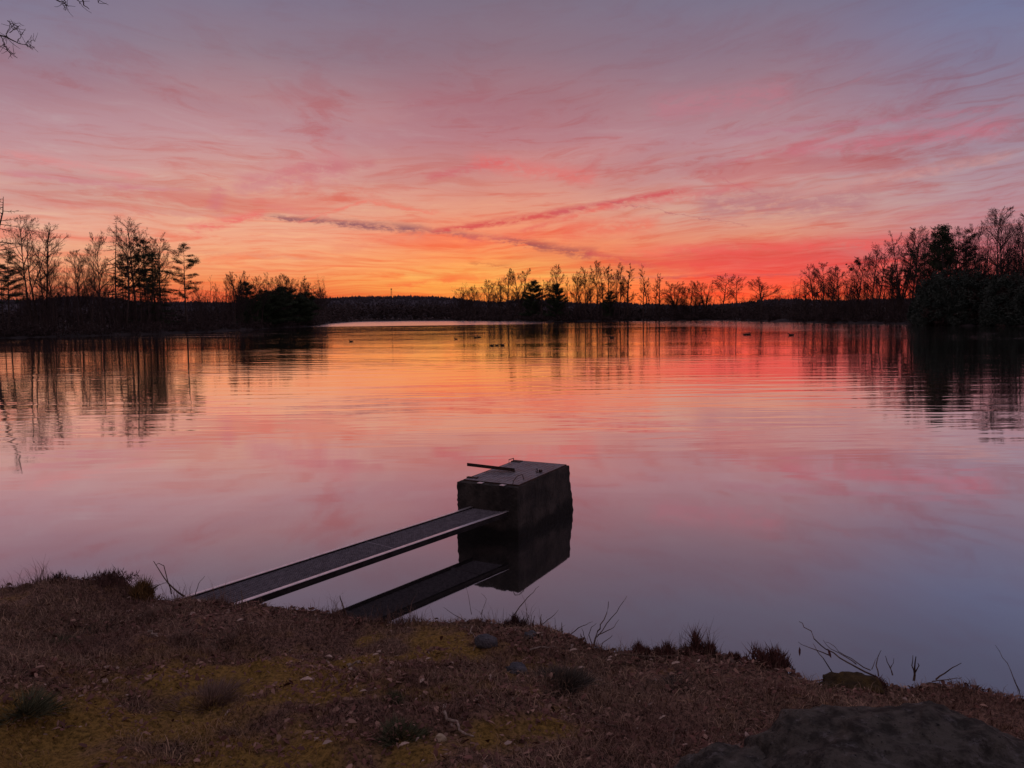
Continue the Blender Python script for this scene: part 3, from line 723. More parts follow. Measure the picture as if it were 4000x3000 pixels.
for x, y, w_, k, lb in ((375,410,170,'round_b','low domed bare tree left of the wide rounded clump'),(550,405,170,'round_a','left half of the wide rounded clump on the low shore'),(620,410,120,'oval_a','middle tree of the wide rounded clump'),
    (700,402,150,'round_b','right half of the wide rounded clump on the low shore'),(882,330,160,'tall_a','slender open tree whose trunk runs down to the water right of the clump'),(1062,335,130,'tall_b','straight slender tree left of the wide oak'),
    (1298,368,310,'round_a','wide low oak like tree standing alone on the low shore'),(1452,525,70,'sapling','tiny sapling on the ridge right of the wide oak'),(1705,320,130,'larch','pale thin larch like tree left of the big round pair'),(1782,415,70,'slim_a','small thin tree at the left foot of the big round pair'),
    (120,440,60,'sapling','small sapling at the left end of the low shore'),(480,470,90,'oval_b','short tree in the gap left of the wide rounded clump'),(790,520,90,'sapling','leaning scrub tree right of the wide rounded clump')):
    T_(C4,x,y,w_,k,lb,GR,10)
for x, y, w_, k, lb in ((400,620,150,'round_b','left tree of the big round pair'),(465,608,170,'round_a','taller tree of the big round pair'),(545,640,130,'round_b','broad bare tree right of the big round pair'),(600,650,130,'round_a','rounded tree filling the gap before the mistletoe tree'),
    (700,720,110,'slim_b','leaning thin tree left of the mistletoe tree on the right shore'),(895,500,150,'oval_b','bare tree just right of the big mistletoe tree'),(950,420,180,'tall_a','tall open crowned tree between the mistletoe tree and the wide headed trees'),
    (1010,640,130,'twin_b','low many stemmed tree before the wide headed trees'),(1080,620,150,'pine_b','ragged dark tree among the trunks right of the open crowned tree'),(1150,350,260,'round_b','wide headed bare tree with arching limbs left of the dark pines'),
    (1232,308,200,'oval_b','tall bare tree directly left of the dark pines'),(1320,380,160,'tall_a','bare tree behind the left dark pine'),(1405,305,130,'oval_b','pale bare top showing left of the pointed dark pine'),
    (1440,480,150,'pine_b','lower dark pine left of the pointed one, over the dark bush'),(1482,285,150,'pine_top','pointed dense black pine above the big dark bush'),(1290,470,130,'pine_b','dark layered pine at the left of the pine group'),
    (1570,300,150,'tall_b','bare tree between the two dark pines'),(1665,322,190,'pine_a','dark pine with layered branches right of the pointed one'),(1600,420,170,'pine_b','lower dark pine between the two tall ones'),
    (1735,460,120,'tall_b','bare tree right of the layered pine'),(1795,255,220,'oval_a','wide fan shaped bare tree between the pines and the tallest tree'),(1990,150,150,'tall_a','left stem of the tallest pair on the right shore'),
    (2030,138,220,'oval_b','tallest bare tree of the right shore near the right edge'),(2120,260,170,'twin_b','bare tree right of the tallest one'),(2190,200,180,'oval_b','bare tree cut by the right edge of the picture'),
    (2130,480,160,'round_b','low dense tree above the right end of the dark bush'),(2215,520,160,'round_a','low tree cut by the right edge above the dark bush'),(1880,540,140,'round_b','low bushy tree behind the middle of the dark bush'),(320,760,70,'slim_a','short thin tree left of the big round pair, behind it')):
    T_(C5,x,y,w_,k,lb,GG,16)
T_(C5,762,560,190,'oval_b','big mistletoe laden tree on the right shore',GG,14,balls=((768,603,22),(790,622,14),(718,668,17),(700,640,8),(835,670,10),(745,755,9),(678,625,8)))
T_(C5,1120,680,160,'round_b','low tree with dark mistletoe clumps beneath the wide headed one',GG,12,balls=((1060,760,18),(1075,700,13),(1150,680,12),(1100,800,10)))

# big evergreen bushes on the right shore
def bigbush(x, y, wid, label, off, seed, deep=.8):
    px, py = C5(x, y); a = azel(px, 1240)[0]; D = float(shore(a))+off
    d = ray(px, py); hd = sqrt(d.x**2+d.y**2); topz = H_CAM+D*d.z/hd; bz = .5
    R_ = wid/2.212/FPX*D/2; Hh = topz-bz
    e = empty('evergreen_bush', (D*sin(radians(a)), D*cos(radians(a)), bz))
    tagp(e, label, 'bush', 'dark evergreen bushes on the right shore')
    rnd = random.Random(seed); V = []; Fc = []
    for _ in range(340):
        th = rnd.uniform(0, 2*pi); u = rnd.random(); ph = asin(u)
        k = rnd.uniform(.78, 1.0)*(1+.06*sin(5*th+seed))
        c = (R_*k*cos(ph)**.8*cos(th), R_*deep*k*cos(ph)**.8*sin(th), Hh*k*sin(ph)*.96)
        clump(V, Fc, rnd, c, R_*.13, Hh*.09, 60, .30)
    me = bpy.data.meshes.new('foliage'); me.from_pydata(V, [], Fc); me.update(); link('foliage', me, evergreen, e)
    inner = MB()
    for k in range(14):
        q = walk(rnd, Vector((rnd.uniform(-.4,.4)*R_, rnd.uniform(-.3,.3)*R_, 0)), Vector((rnd.uniform(-.6,.6), rnd.uniform(-.6,.6), 1)).normalized(), Hh*.8, 5, .2, .03)
        inner.tube(q, [.16*(1-.15*j) for j in range(6)], 5, False)
    # dense inner twigs keep the dome opaque
    V2 = []; F2 = []
    for _ in range(260):
        th = rnd.uniform(0, 2*pi); ph = asin(rnd.random()); k = rnd.uniform(.3,.82)
        clump(V2, F2, rnd, (R_*k*cos(ph)*cos(th), R_*deep*k*cos(ph)*sin(th), Hh*k*sin(ph)), R_*.15, Hh*.12, 24, .7)
    b0 = len(inner.v); inner.v += V2; inner.f += [tuple(i+b0 for i in f) for f in F2]
    inner.link('stems', bark, e)
bigbush(1530,672,470,'broad dark evergreen bush, left lobe of the black mass on the right shore',4,1)
bigbush(1830,655,520,'highest dark evergreen bush in the middle of the black mass on the right shore',8,2)
bigbush(2110,700,430,'dark evergreen bush at the right edge of the picture, right lobe of the black mass',3,3)
bigbush(1370,790,260,'low dark evergreen bush at the left foot of the black mass',6,4)

# undergrowth along the far shores (uncounted thicket)
rnd = random.Random(77); mb = MB(); V = []; Fc = []
for _ in range(900):
    a = rnd.uniform(-44, 44); D = float(shore(a))+abs(rnd.gauss(0, 1))*10+2
    if D > 700: continue
    bz = float(fbz(np.array(D), np.array(a))); P = Vector((D*sin(radians(a)), D*cos(radians(a)), bz-.2)); hh = rnd.uniform(1.6, 4.8)*(D/260)**.5
    for k in range(6):
        q = walk(rnd, P+Vector((rnd.uniform(-1.2,1.2), rnd.uniform(-1,1), 0)), Vector((rnd.uniform(-.5,.5), rnd.uniform(-.5,.5), 1)).normalized(), hh*rnd.uniform(.7,1.15), 3, .2, .02)
        mb.tube(q, [.05,.04,.03,.015], 3, False)
    clump(V, Fc, rnd, P+Vector((0,0,hh*.35)), hh*.8, hh*.45, 70, .35*(D/260))
for crop, x0_, x1_, n_, e0, e1, offm in ((C1,150,1560,150,.2,1.9,30),(C1,1640,2000,40,.1,1.0,20),(C2,0,850,80,.2,1.3,20),(C3,200,1750,170,.1,1.2,12),(C3,1960,2212,20,.1,.7,12),(C4,150,780,60,.1,.9,12),(C4,800,1700,40,.05,.5,12),(C5,180,700,50,.1,1.1,14),(C5,700,1300,90,.2,2.2,16),(C5,1300,2212,90,1.5,4.2,20)):
    for _ in range(n_):
        a = azel(*crop(rnd.uniform(x0_, x1_), 900))[0]; D = float(shore(a))+rnd.uniform(6, offm+8)
        e_ = float(np.interp(a, ra, re_))+e0+(e1-e0)*rnd.random()**1.6
        bz = float(fbz(np.array(D), np.array(a))); hh = H_CAM+D*math.tan(radians(e_))-bz
        if hh < 2: continue
        P = Vector((D*sin(radians(a)), D*cos(radians(a)), bz-.2)); k_ = hh/10
        q = walk(rnd, P, Vector((rnd.uniform(-.12,.12), 0, 1)).normalized(), hh, 6, .16, .05)
        mb.tube(q, [.09*k_*(1-.85*j/6) for j in range(7)], 4, False)
        grow(mb, rnd, q, .05*k_, 0, [(12, .34, 22, 50, .08, .3, .25), (6, .45, 20, 50, .04, .3, .2), (4, .5, 20, 50, .04, .3, .2)])
b0 = len(mb.v); mb.v += V; mb.f += [tuple(i+b0 for i in f) for f in Fc]
tagp(mb.link('undergrowth', shrubm), 'dark tangled undergrowth along the far shores', 'undergrowth', None, 'stuff')
# second belt: thin woodland behind the shore trees that closes the gap below the ridge
mb = MB(); V = []; Fc = []
for _ in range(2200):
    a = rnd.uniform(-46, 46); D = float(shore(a))+rnd.uniform(25, 120)
    if D > 900: continue
    e_ = float(np.interp(a, ra, re_)); mx = H_CAM+D*math.tan(radians(e_*rnd.uniform(.45,.86)))-1.5
    mx = max(mx, 2.5); P = Vector((D*sin(radians(a)), D*cos(radians(a)), 1.5))
    clump(V, Fc, rnd, P+Vector((0,0,mx*.42)), mx*.42+1, mx*.5, 36, .55*(D/300))
me = bpy.data.meshes.new('far_woodland'); me.from_pydata(V, [], Fc); me.update()
tagp(link('far_woodland', me, shrubm), 'dark belt of woodland behind the shore trees', 'woodland', None, 'stuff')

# mast on the hill
p = azel(1529, 1150); pt = azel(1529, 1131)
Dm = RH-5; a = radians(p[0]); zt = H_CAM+Dm*math.tan(radians(pt[1])); zb = float(ridge_z(np.array(p[0])))
e = empty('mast', (Dm*sin(a), Dm*cos(a), zb)); tagp(e, 'tiny lattice mast rising above the distant wooded ridge', 'mast')
mb = MB(); Hm = zt-zb
for sx, sy in ((-1,-1),(1,-1),(1,1),(-1,1)): mb.tube([(sx*1.0,sy*1.0,0),(sx*.6,sy*.6,Hm)], .13, 4)
for k in range(7):
    z0 = Hm*k/7; z1 = Hm*(k+1)/7; mb.tube([(-.9,-.9,z0),(.8,-.8,z1)], .07, 3); mb.tube([(.9,-.9,z0),(-.8,-.8,z1)], .07, 3)
mb.link('lattice', bark, e)
mb = MB(); mb.box((-1.1,-1.1,Hm),(2.2,0,0),(0,2.2,0),(0,0,1.6)); mb.link('platform', bark, e)

# ------------------------------------------------------------------ concrete outlet tower in the pond
TZ = .725
Np = Vector((.0482, 10.17, TZ)); TA = 1.0836; LEN = 1.727; WID = .937
rv = Vector((cos(TA), sin(TA), 0)); lv = Vector((-rv.y, rv.x, 0))
def concrete_fn(N):
    c = objco(N); a = N.noise(c, 3, 5, .6); b = N.noise(c, 30, 6, .7); z = N.sep(c)[2]
    col = N.mix(N.rng(a, .35, .65), (.022,.019,.016), (.058,.047,.039)); col = N.mix(N.rng(b, .55, .7), col, (.015,.013,.012))
    wet = N.rng(N.M('ADD', z, N.M('MULTIPLY', a, .25)), .36, .22)
    col = N.mix(wet, col, (.012,.011,.009))
    return principled(N, col, .9, 0, .2, N.M('ADD', a, b), .012)
concrete = mat('old_concrete', concrete_fn)
def steel_fn(N):
    c = objco(N); a = N.noise(c, 9, 5, .6); b = N.noise(c, 60, 3, .6)
    col = N.mix(N.rng(a, .35, .7), (.20,.18,.19), (.32,.30,.31)); col = N.mix(N.rng(b, .58, .7), col, (.13,.09,.075))
    return principled(N, col, N.rng(a, .3, .7, .42, .62), .75, .5, b, .001)
steel = mat('weathered_steel', steel_fn)
rust = noisy('rusty_iron', (.03,.018,.014), (.075,.042,.030), 30, .8, .3, .003, .3)
galv = noisy('galvanised_rail', (.66,.62,.62), (.85,.80,.80), 14, .36, .5, .0005, .9)
webm = noisy('shaded_rail_steel', (.022,.019,.019), (.04,.034,.034), 10, .9, .1, .001)  # shade of the rail sides and undersides put into the colour
gratem = noisy('grating_steel', (.15,.135,.15), (.24,.22,.24), 20, .7, .25, .001, .15)

tower = empty('outlet_tower', (Np.x, Np.y, 0), atan2(rv.y, rv.x)-0)
tagp(tower, 'dark concrete outlet tower standing in the pond with a steel lid on top', 'water outlet')
# local frame: +x along the long side (away), +y to the left
def lp(P): 
    d = Vector(P)-Vector((Np.x, Np.y, 0)); return Vector((d.dot(rv), d.dot(lv), d.z))
def lpx(cx, cy, z):
    """a point of the crop of the tower in the tower's own frame"""
    return lp(at(1700+cx/2.552, 1750+cy/2.552, z))
# body: subdivided block, back face battered, edges chipped
nu, nv, nw = 52, 34, 50
Vb = {}; vl = []; fl = []
def bodyp(u, v, w_):
    z = -.9+(TZ+.9)*w_
    back = .0+.16*(TZ-z)/.9 if z < TZ else 0
    x = u*(LEN+min(back, .2)); y = v*WID
    y += (v-.5)*.05*(TZ-z)
    k = 0.0
    q = np.array
    n1 = float(fbm(q(x*4+z*3.1), q(y*4-z*2.3), 3)); n2 = float(fbm(q(x*13+5), q(z*13+y*9), 2))
    edge = sum(1 for t in (u, v, w_) if t < 1e-6 or t > 1-1e-6)
    cx, cy = LEN/2, WID/2
    amp = .010+(.008 if edge >= 2 else 0)
    n3 = float(fbm(q(x*31+2), q(z*31+y*23), 2)); x += (x-cx)/LEN*2*(n1*.010-abs(n2)*amp+n3*.008); y += (y-cy)/WID*2*(n1*.008-abs(n2)*amp+n3*.008)
    if w_ > 1-1e-6 and edge >= 2: z -= abs(n2)*.022+abs(n1)*.01
    return (x, y, z)
def vid(i, j, k):
    if (i,j,k) not in Vb: Vb[(i,j,k)] = len(vl); vl.append(bodyp(i/nu, j/nv, k/nw))
    return Vb[(i,j,k)]
for i in range(nu):
    for j in range(nv): fl.append((vid(i,j,nw),vid(i+1,j,nw),vid(i+1,j+1,nw),vid(i,j+1,nw)))
    for k in range(nw):
        fl.append((vid(i,0,k),vid(i+1,0,k),vid(i+1,0,k+1),vid(i,0,k+1))); fl.append((vid(i,nv,k),vid(i,nv,k+1),vid(i+1,nv,k+1),vid(i+1,nv,k)))
for j in range(nv):
    for k in range(nw):
        fl.append((vid(0,j,k),vid(0,j,k+1),vid(0,j+1,k+1),vid(0,j+1,k))); fl.append((vid(nu,j,k),vid(nu,j+1,k),vid(nu,j+1,k+1),vid(nu,j,k+1)))
me = bpy.data.meshes.new('body'); me.from_pydata(vl, [], fl); me.update()
link('body', me, concrete, tower)
# lid of tread plate
lz = TZ+.006
x0, x1, y0, y1 = .10, LEN-.06, .03, WID-.06
mb = MB(); mb.box((x0,y0,lz),(x1-x0,0,0),(0,y1-y0,0),(0,0,.010)); 
lid = mb.link('lid', steel, tower)
mb = MB()     # raised tread pattern
st = .036; i = 0; x = x0+.03
while x < x1-.02:
    y = y0+.02+(st/2 if i % 2 else 0)
    while y < y1-.02:
        s_ = 1 if (i+int(y/st)) % 2 else -1
        d = Vector((.011, s_*.011, 0)); w_ = Vector((-s_*.003, .003, 0)); o = Vector((x,y,lz+.0102))-d-w_
        mb.box(o, d*2, w_*2, (0,0,.0022)); y += st
    x += st*.62; i += 1
mb.link('tread_pattern', steel, lid)
mb = MB()    # folded rim of the lid
mb.box((x0-.012,y0-.012,lz-.03),(x1-x0+.024,0,0),(0,.011,0),(0,0,.042)); mb.box((x0-.012,y1+.001,lz-.03),(x1-x0+.024,0,0),(0,.011,0),(0,0,.042))
mb.box((x0-.012,y0,lz-.026),(.011,0,0),(0,y1-y0,0),(0,0,.038)); mb.box((x1+.001,y0,lz-.026),(.011,0,0),(0,y1-y0,0),(0,0,.038))
mb.link('lid_rim', rust, lid)
# two pale hinge straps on the front kerb
for cx in (392, 632):
    q = lpx(cx, 372 if cx < 500 else 388, TZ); mb = MB(); mb.box((.005, q.y-.045, lz-.004),(.11,0,0),(0,.075,0),(0,0,.007)); mb.link('hinge_strap', galv, tower)
# wire bail handle at the near corner
def rod(name, pts, r, m_, parent=tower, n=8): 
    mb = MB(); mb.tube(pts, r, n); return mb.link(name, m_, parent, True)
A = lpx(782,372,lz+.01); B = lpx(895,318,lz+.01)
A.y += .02; B.y += .015
rod('lifting_handle', [A, A.lerp(B,.12)+Vector((0,0,.055)), A.lerp(B,.5)+Vector((0,.005,.095)), A.lerp(B,.85)+Vector((0,0,.085)), B], .005, rust)
C = lpx(1010,250,lz+.01)
rod('hasp_ring', [C+Vector((0,.0,0)), C+Vector((-.015,0,.035)), C+Vector((-.005,0,.06)), C+Vector((.02,0,.06)), C+Vector((.032,0,.03)), C+Vector((.03,0,.0))], .006, rust)
mb = MB(); C2p = lpx(1052,240,lz+.012); mb.box(C2p+Vector((-.03,-.01,0)), (.065,0,0), (0,.03,0), (0,0,.03))
pl = mb.link('padlock', rust, tower)
rod('shackle', [C2p+Vector((-.02,.005,.03)), C2p+Vector((-.035,.005,.045)), C2p+Vector((-.05,.005,.03)), C2p+Vector((-.045,.005,.01))], .004, rust, pl)
E_ = lpx(700,145,lz+.01); G_ = lpx(742,128,lz+.01); E_.y = min(E_.y, y1+.01); G_.y = min(G_.y, y1+.01)
rod('back_handle', [E_, E_+Vector((0,0,.05)), G_+Vector((0,0,.045)), G_+Vector((0,0,0))], .007, rust)
q = lpx(800,135,lz+.01); mb = MB(); mb.box((q.x-.06, q.y-.1, lz+.012),(.12,0,0),(0,.15,0),(0,0,.012)); mb.link('back_hinge', rust, tower)
q = lpx(325,292,lz+.01); mb = MB(); mb.box((q.x-.04, y1-.14, lz+.011),(.05,0,0),(0,.17,0),(0,0,.014)); mb.link('side_latch', rust, tower)
# angle iron bar lying askew over the lid and sticking out to the left
Aw = at(1700+317/2.552, 1750+180/2.552, TZ+.075); Bw = at(1700+792/2.552, 1750+236/2.552, lz+.018)
a_, b_ = lp(Aw), lp(Bw); dv = b_-a_; s_ = Vector((-dv.y, dv.x, 0)).normalized()
mb = MB(); mb.box(a_, dv, s_*.006, (0,0,.048)); mb.box(a_+s_*.006, dv, s_*.045, (0,0,.006))
mb.link('locking_bar', rust, tower)

# ------------------------------------------------------------------ footbridge
BZ = .40
fa = at(750, 2322, BZ); fb = at(1818, 1990, BZ); na = at(985, 2336, BZ); nb = at(1945, 2004, BZ)
bd = ((fb-fa).normalized()+(nb-na).normalized()).normalized(); bs = Vector((bd.y, -bd.x, 0))
BW = ((na-fa).dot(bs)+(nb-fb).dot(bs))/2*1.06
# run from inside the bank to the front face of the tower
o0 = fa-bd*.55
front_n = -rv
tl = lambda P: (Vector((Np.x,Np.y,0))-Vector((P.x,P.y,0))).dot(rv)/bd.dot(rv)
L1 = tl(o0); L2 = tl(o0+bs*BW)
bridge = empty('footbridge', (o0.x, o0.y, BZ), atan2(bd.y, bd.x))
tagp(bridge, 'narrow steel grating footbridge from the bank to the concrete tower', 'footbridge')
# local: x along, y negative to the right (bs)
def rail(y, L, name):
    mb = MB(); t = .046
    mb.box((0, y-.023, -.006),(L,0,0),(0,t,0),(0,0,.006)); f_ = mb.link(name, galv, bridge)
    mb = MB(); mb.box((.001, y-.0225, -.0095),(L-.002,0,0),(0,t-.001,0),(0,0,.003)); mb.box((0, y-.003, -.065),(L,0,0),(0,.006,0),(0,0,.055)); mb.box((0, y-.023, -.071),(L,0,0),(0,t,0),(0,0,.006))  # first box: thin plate added below the flange to darken its underside
    mb.link('rail_web', webm, f_); return f_
rail(0, L1-.012, 'side_rail'); rail(-BW, L2-.012, 'side_rail')
mb = MB(); ny_ = int((BW-.06)/.028)
Lg = min(L1, L2)-.02
for k in range(ny_+1):
    y = -.03-(BW-.06)*k/ny_; LL = (L1+(L2-L1)*(-y/BW))-.02
    mb.box((0,y-.0015,-.042),(LL,0,0),(0,.003,0),(0,0,.022))
x = .01
while x < max(L1,L2)-.03:
    ya = -.026; yb = -BW+.026
    if x > L1-.03: ya = -BW*(x-L1+.03)/(L2-L1) if L2 > L1 else ya
    if yb < ya: mb.box((x,yb,-.046),(.003,0,0),(0,ya-yb,0),(0,0,.026))
    x += .030
mb.link('grating', gratem, bridge)
mb = MB(); xm = L1*.58; mb.box((xm,-BW+.024,-.045),(.012,0,0),(0,BW-.048,0),(0,0,.030)); mb.link('grating_joint', gratem, bridge)
for q in (.5, L1*.5, L1-.5):
    mb = MB(); mb.box((q,-BW+.024,-.066),(.05,0,0),(0,BW-.048,0),(0,0,.018)); mb.link('cross_bearer', gratem, bridge)

# ------------------------------------------------------------------ boulders and stones
def rock_fn(c0, c1, c2, sc):
    def fn(N):
        c = objco(N); a = N.noise(c, sc, 6, .65); b = N.noise(c, sc*4.3, 6, .7); l = N.noise(c, sc*1.4, 6, .65, .3)
        col = N.mix(N.rng(a, .38, .62), c0, c1); col = N.mix(N.M('MULTIPLY', N.rng(l, .52, .74), N.rng(b, .35, .6)), col, c2); col = N.mix(N.rng(b, .58, .68), col, (.02,.022,.02))
        return principled(N, col, .95, 0, .15, N.M('ADD', a, b), .06)
    return fn
rockm = mat('lichened_granite', rock_fn((.055,.050,.042), (.16,.145,.12), (.28,.26,.25), 11))
stonem = mat('grey_stone', rock_fn((.10,.10,.11), (.19,.18,.19), (.26,.24,.25), 9))
mossrock = mat('mossy_rock', rock_fn((.06,.042,.022), (.13,.085,.03), (.08,.075,.07), 8))
def rock(name, c, r, seed, m_, sub=48, amp=.12, lobes=()):
    n1, n2 = sub, sub//2; V = []; Fq = []
    for j in range(n2+1):
        ph = -pi/2+pi*j/n2
        for i in range(n1):
            th = 2*pi*i/n1; d = np.array([cos(ph)*cos(th), cos(ph)*sin(th), sin(ph)])
            q = np.sign(d)*np.abs(d)**.85
            k = 1+amp*float(fbm(np.array(d[0]*1.7+seed+d[2]), np.array(d[1]*1.7-seed+d[2]*.7), 4))+.06*float(fbm(np.array(d[0]*8+seed), np.array(d[1]*8+d[2]*7), 5))
            V.append((q[0]*r[0]*k, q[1]*r[1]*k, q[2]*r[2]*k))
    for j in range(n2):
        for i in range(n1): Fq.append((j*n1+i, j*n1+(i+1)%n1, (j+1)*n1+(i+1)%n1, (j+1)*n1+i))
    me = bpy.data.meshes.new(name); me.from_pydata(V, [], Fq); me.polygons.foreach_set('use_smooth', np.ones(len(Fq), dtype=bool)); me.update()
    return link(name, me, m_, None, c)
# big boulder at the bottom right
bz = float(gz(1.62, 2.75))
tp = at(3330, 2745, 1.36)
o = rock('boulder', (1.55, tp.y-.25, 1.36-.50), (.66, .55, .52), 3, rockm, 180, .15); tagp(o, 'big dark lichen covered boulder in the bottom right corner', 'boulder')
p = at(2890, 2815, 1.22); o = rock('boulder', (p.x+.02, p.y-.28, .90), (.36, .34, .30), 9, rockm, 120, .35); tagp(o, 'lower grey boulder leaning against the left side of the big one', 'boulder')
p = at(3300, 2650, .52); o = rock('rock', (p.x-.02, p.y-.08, .44), (.22, .16, .12), 5, mossrock, 56, .45); tagp(o, 'rounded mossy rock at the water edge under the fallen twigs', 'rock')
def stone(px, py, r, seed, label, m_=None, flat=.6):
    z = .5
    for _ in range(8):
        p = at(px, py, z); z = float(gz(p.x, p.y))
    o = rock('stone', (p.x, p.y, z+r*.25), (r, r*.7, r*flat), seed, m_ or stonem, 28, .5); return tagp(o, label, 'stone', 'stones on the bank')
stone(2020, 2625, .070, 1, 'pale grey stone in the middle of the bank')
stone(1895, 2515, .085, 2, 'largest bluish stone near the bank edge below the tower reflection')
stone(2075, 2488, .050, 4, 'flat light stone on the small rise right of the middle')
stone(740, 2345, .035, 6, 'small light stone by the footbridge end', flat=.4)
palem = noisy('pale_fungus', (.30,.23,.15), (.42,.33,.22), 20)
o = stone(1722, 2892, .028, 8, 'round pale yellow ball lying beside the crooked stick', palem, .8); o.name = 'fungus'; o['category'] = 'fungus'; del o['group']

# ------------------------------------------------------------------ twigs and stems, each a thing
def gpt(px, py):
    z = .5
    for _ in range(10):
        p = at(px, py, z); z = float(gz(p.x, p.y))
    return p
def on(px, py, y):
    """point of the sight line at depth y"""
    d = ray(px, py); return CAM+d*(y/d.y)
def stem(name, cat, label, strands, r, m_=brown_twig, group=None, dy=0.0):
    """strands: pixel polylines at the depth of the first root"""
    root = strands[0][0]; g = on(root[0], root[1], float(yd(root[0]))-dy)
    e = MB(); rnd = random.Random(int(root[0]))
    for s_ in strands:
        pts = [on(q[0], q[1], g.y+rnd.uniform(-.06,.06)*i) for i, q in enumerate(s_)]
        # refine with slight kinks
        fine = [pts[0]]
        for i in range(len(pts)-1):
            mid = pts[i].lerp(pts[i+1], .5)+Vector((rnd.uniform(-1,1), 0, rnd.uniform(-1,1)))*(pts[i+1]-pts[i]).length*.05
            fine += [mid, pts[i+1]]
        rr = r*(1 if s_ is strands[0] else .6)
        e.tube(fine, [rr*(1-.7*i/(len(fine)-1)) for i in range(len(fine))], 5, False)
    b = fine[0]
    o = e.link(name, m_); 
    c = Vector((g.x, g.y, g.z)); me = o.data; me.transform(Matrix.Translation(-c)); o.location = c
    tagp(o, label, cat, group); return o
def yd(px):
    """depth of the bank edge seen in column px"""
    a = (px-2000)/FPX; y = 6.0
    for _ in range(20): y = float(yedge(a*y))
    return y
GT = 'bare twigs at the bank edge'
stem('twig', 'twig', 'thick pair of crossing dead stems left of the footbridge end', [[(720,2330),(680,2300),(640,2255),(600,2192)],[(670,2320),(655,2270),(640,2210),(620,2200),(612,2208)],[(560,2320),(610,2290),(650,2275)],[(560,2292),(595,2290),(620,2284)]], .010, group=GT)
stem('twig', 'twig', 'thin curved stem with a seed head left of the footbridge rail', [[(762,2325),(772,2295),(782,2270),(800,2250)]], .004, group=GT)
stem('twig', 'twig', 'short dark stub of a stem right of the footbridge', [[(1350,2405),(1342,2375),(1334,2350),(1328,2328)]], .010, group=GT)
stem('twig', 'twig', 'dark upright stick standing before the near end of the footbridge', [[(946,2420),(944,2370),(942,2305)]], .009, dy=.45, group=GT)
stem('twig', 'twig', 'thin upright stem over the reflection right of the bridge reflection', [[(1842,2400),(1835,2360),(1820,2290)]], .003, group=GT)
stem('twig', 'twig', 'fine bent stem just right of the thin upright one', [[(1880,2400),(1890,2370),(1900,2340),(1880,2318)]], .003, group=GT)
stem('twig', 'twig', 'slanting stem lying left of the thin upright one', [[(1815,2425),(1780,2405),(1750,2385),(1732,2372)]], .0035, group=GT)
stem('twig', 'twig', 'long bare stem slanting up right below the tower reflection', [[(2003,2410),(2030,2370),(2060,2335),(2085,2312),(2105,2290)]], .005, group=GT)
stem('twig', 'twig', 'shorter bare stem slanting right beyond the small rise', [[(2115,2440),(2140,2420),(2165,2402),(2182,2382)]], .004, group=GT)
for i, (x, y0_, y1_, dx_) in enumerate(((2053,2440,2402,12),(2080,2445,2405,8),(2112,2450,2400,3),(2196,2470,2432,-2),(2272,2500,2475,-4),(2170,2455,2412,-3))):
    stem('twig', 'twig', ['first short dark stub on the small rise below the tower','second short dark stub on the small rise, leaning right','tall thin stub on the small rise','blunt stub on the right slope of the small rise','low stub just left of the branching shrub','hair thin stem on the right slope of the small rise'][i], [[(x,y0_),(x+dx_*.5,(y0_+y1_)/2),(x+dx_,y1_)]], .007 if i != 5 else .003, group=GT)
stem('twig_bush', 'twig bush', 'branching leafless twig bush rising from the bank right of the middle', [[(2318,2525),(2335,2465),(2345,2440),(2370,2395),(2377,2350)],[(2330,2490),(2370,2435),(2410,2390),(2435,2350),(2448,2328)],[(2335,2480),(2375,2462),(2400,2448),(2418,2420)],
      [(2232,2475),(2260,2452),(2290,2440),(2315,2428)],[(2290,2515),(2280,2480),(2272,2455)],[(2318,2525),(2300,2480),(2310,2450),(2330,2435)],[(2340,2540),(2355,2510),(2385,2490),(2392,2480)]], .007)
br = stem('fallen_branch', 'branch', 'long thin branch with two dried red leaves leaning over the mossy rock', [[(3425,2645),(3380,2625),(3330,2598),(3280,2570),(3225,2535),(3180,2495),(3140,2450),(3122,2428)],[(3250,2625),(3215,2570),(3190,2540),(3175,2512)],[(3240,2560),(3190,2540),(3150,2525),(3118,2507)],
      [(3400,2618),(3350,2590),(3300,2560),(3260,2525),(3225,2508)],[(3345,2595),(3310,2570),(3245,2535),(3215,2500)]], .007, dy=.0)
leafm = noisy('dry_red_leaf', (.07,.02,.02), (.12,.035,.03), 30)
for (lx, ly, s_, an) in ((3123,2545,.030,1.45),(3240,2552,.032,.9)):
    c = on(lx, ly, br.location.y)-br.location; V = []
    e1 = Vector((cos(an)*.5, 0, -sin(an))).normalized()*s_*1.2; e2 = Vector((sin(an), .5, cos(an)*.5)).normalized()*s_*.42; up = Vector((0,-1,0))*s_*.25
    mb = MB(); mb.v = [tuple(q) for q in (c-e1, c-e1*.3+e2, c+e1*.4+e2*.8, c+e1, c+e1*.4-e2*.8+up, c-e1*.3-e2+up, c+up*.3)]; mb.f = [(0,1,6),(1,2,6),(2,3,6),(3,4,6),(4,5,6),(5,0,6)]
    mb.link('dead_leaf', leafm, br)
stem('twig', 'twig', 'bent double stem just right of the mossy rock', [[(3432,2640),(3422,2600),(3430,2565),(3442,2540)],[(3405,2615),(3415,2590),(3425,2570)]], .005, group=GT)
stem('twig', 'twig', 'crooked stem second to the right of the mossy rock', [[(3487,2638),(3478,2610),(3465,2585),(3458,2562)],[(3478,2610),(3490,2590),(3492,2570)]], .005, group=GT)
stem('dock_stalk', 'plant stalk', 'upright reddish seed stalk right of the mossy rock', [[(3570,2660),(3573,2610),(3578,2565)],[(3573,2640),(3562,2600),(3566,2560)],[(3573,2630),(3590,2600),(3585,2590)]], .009, group=None)
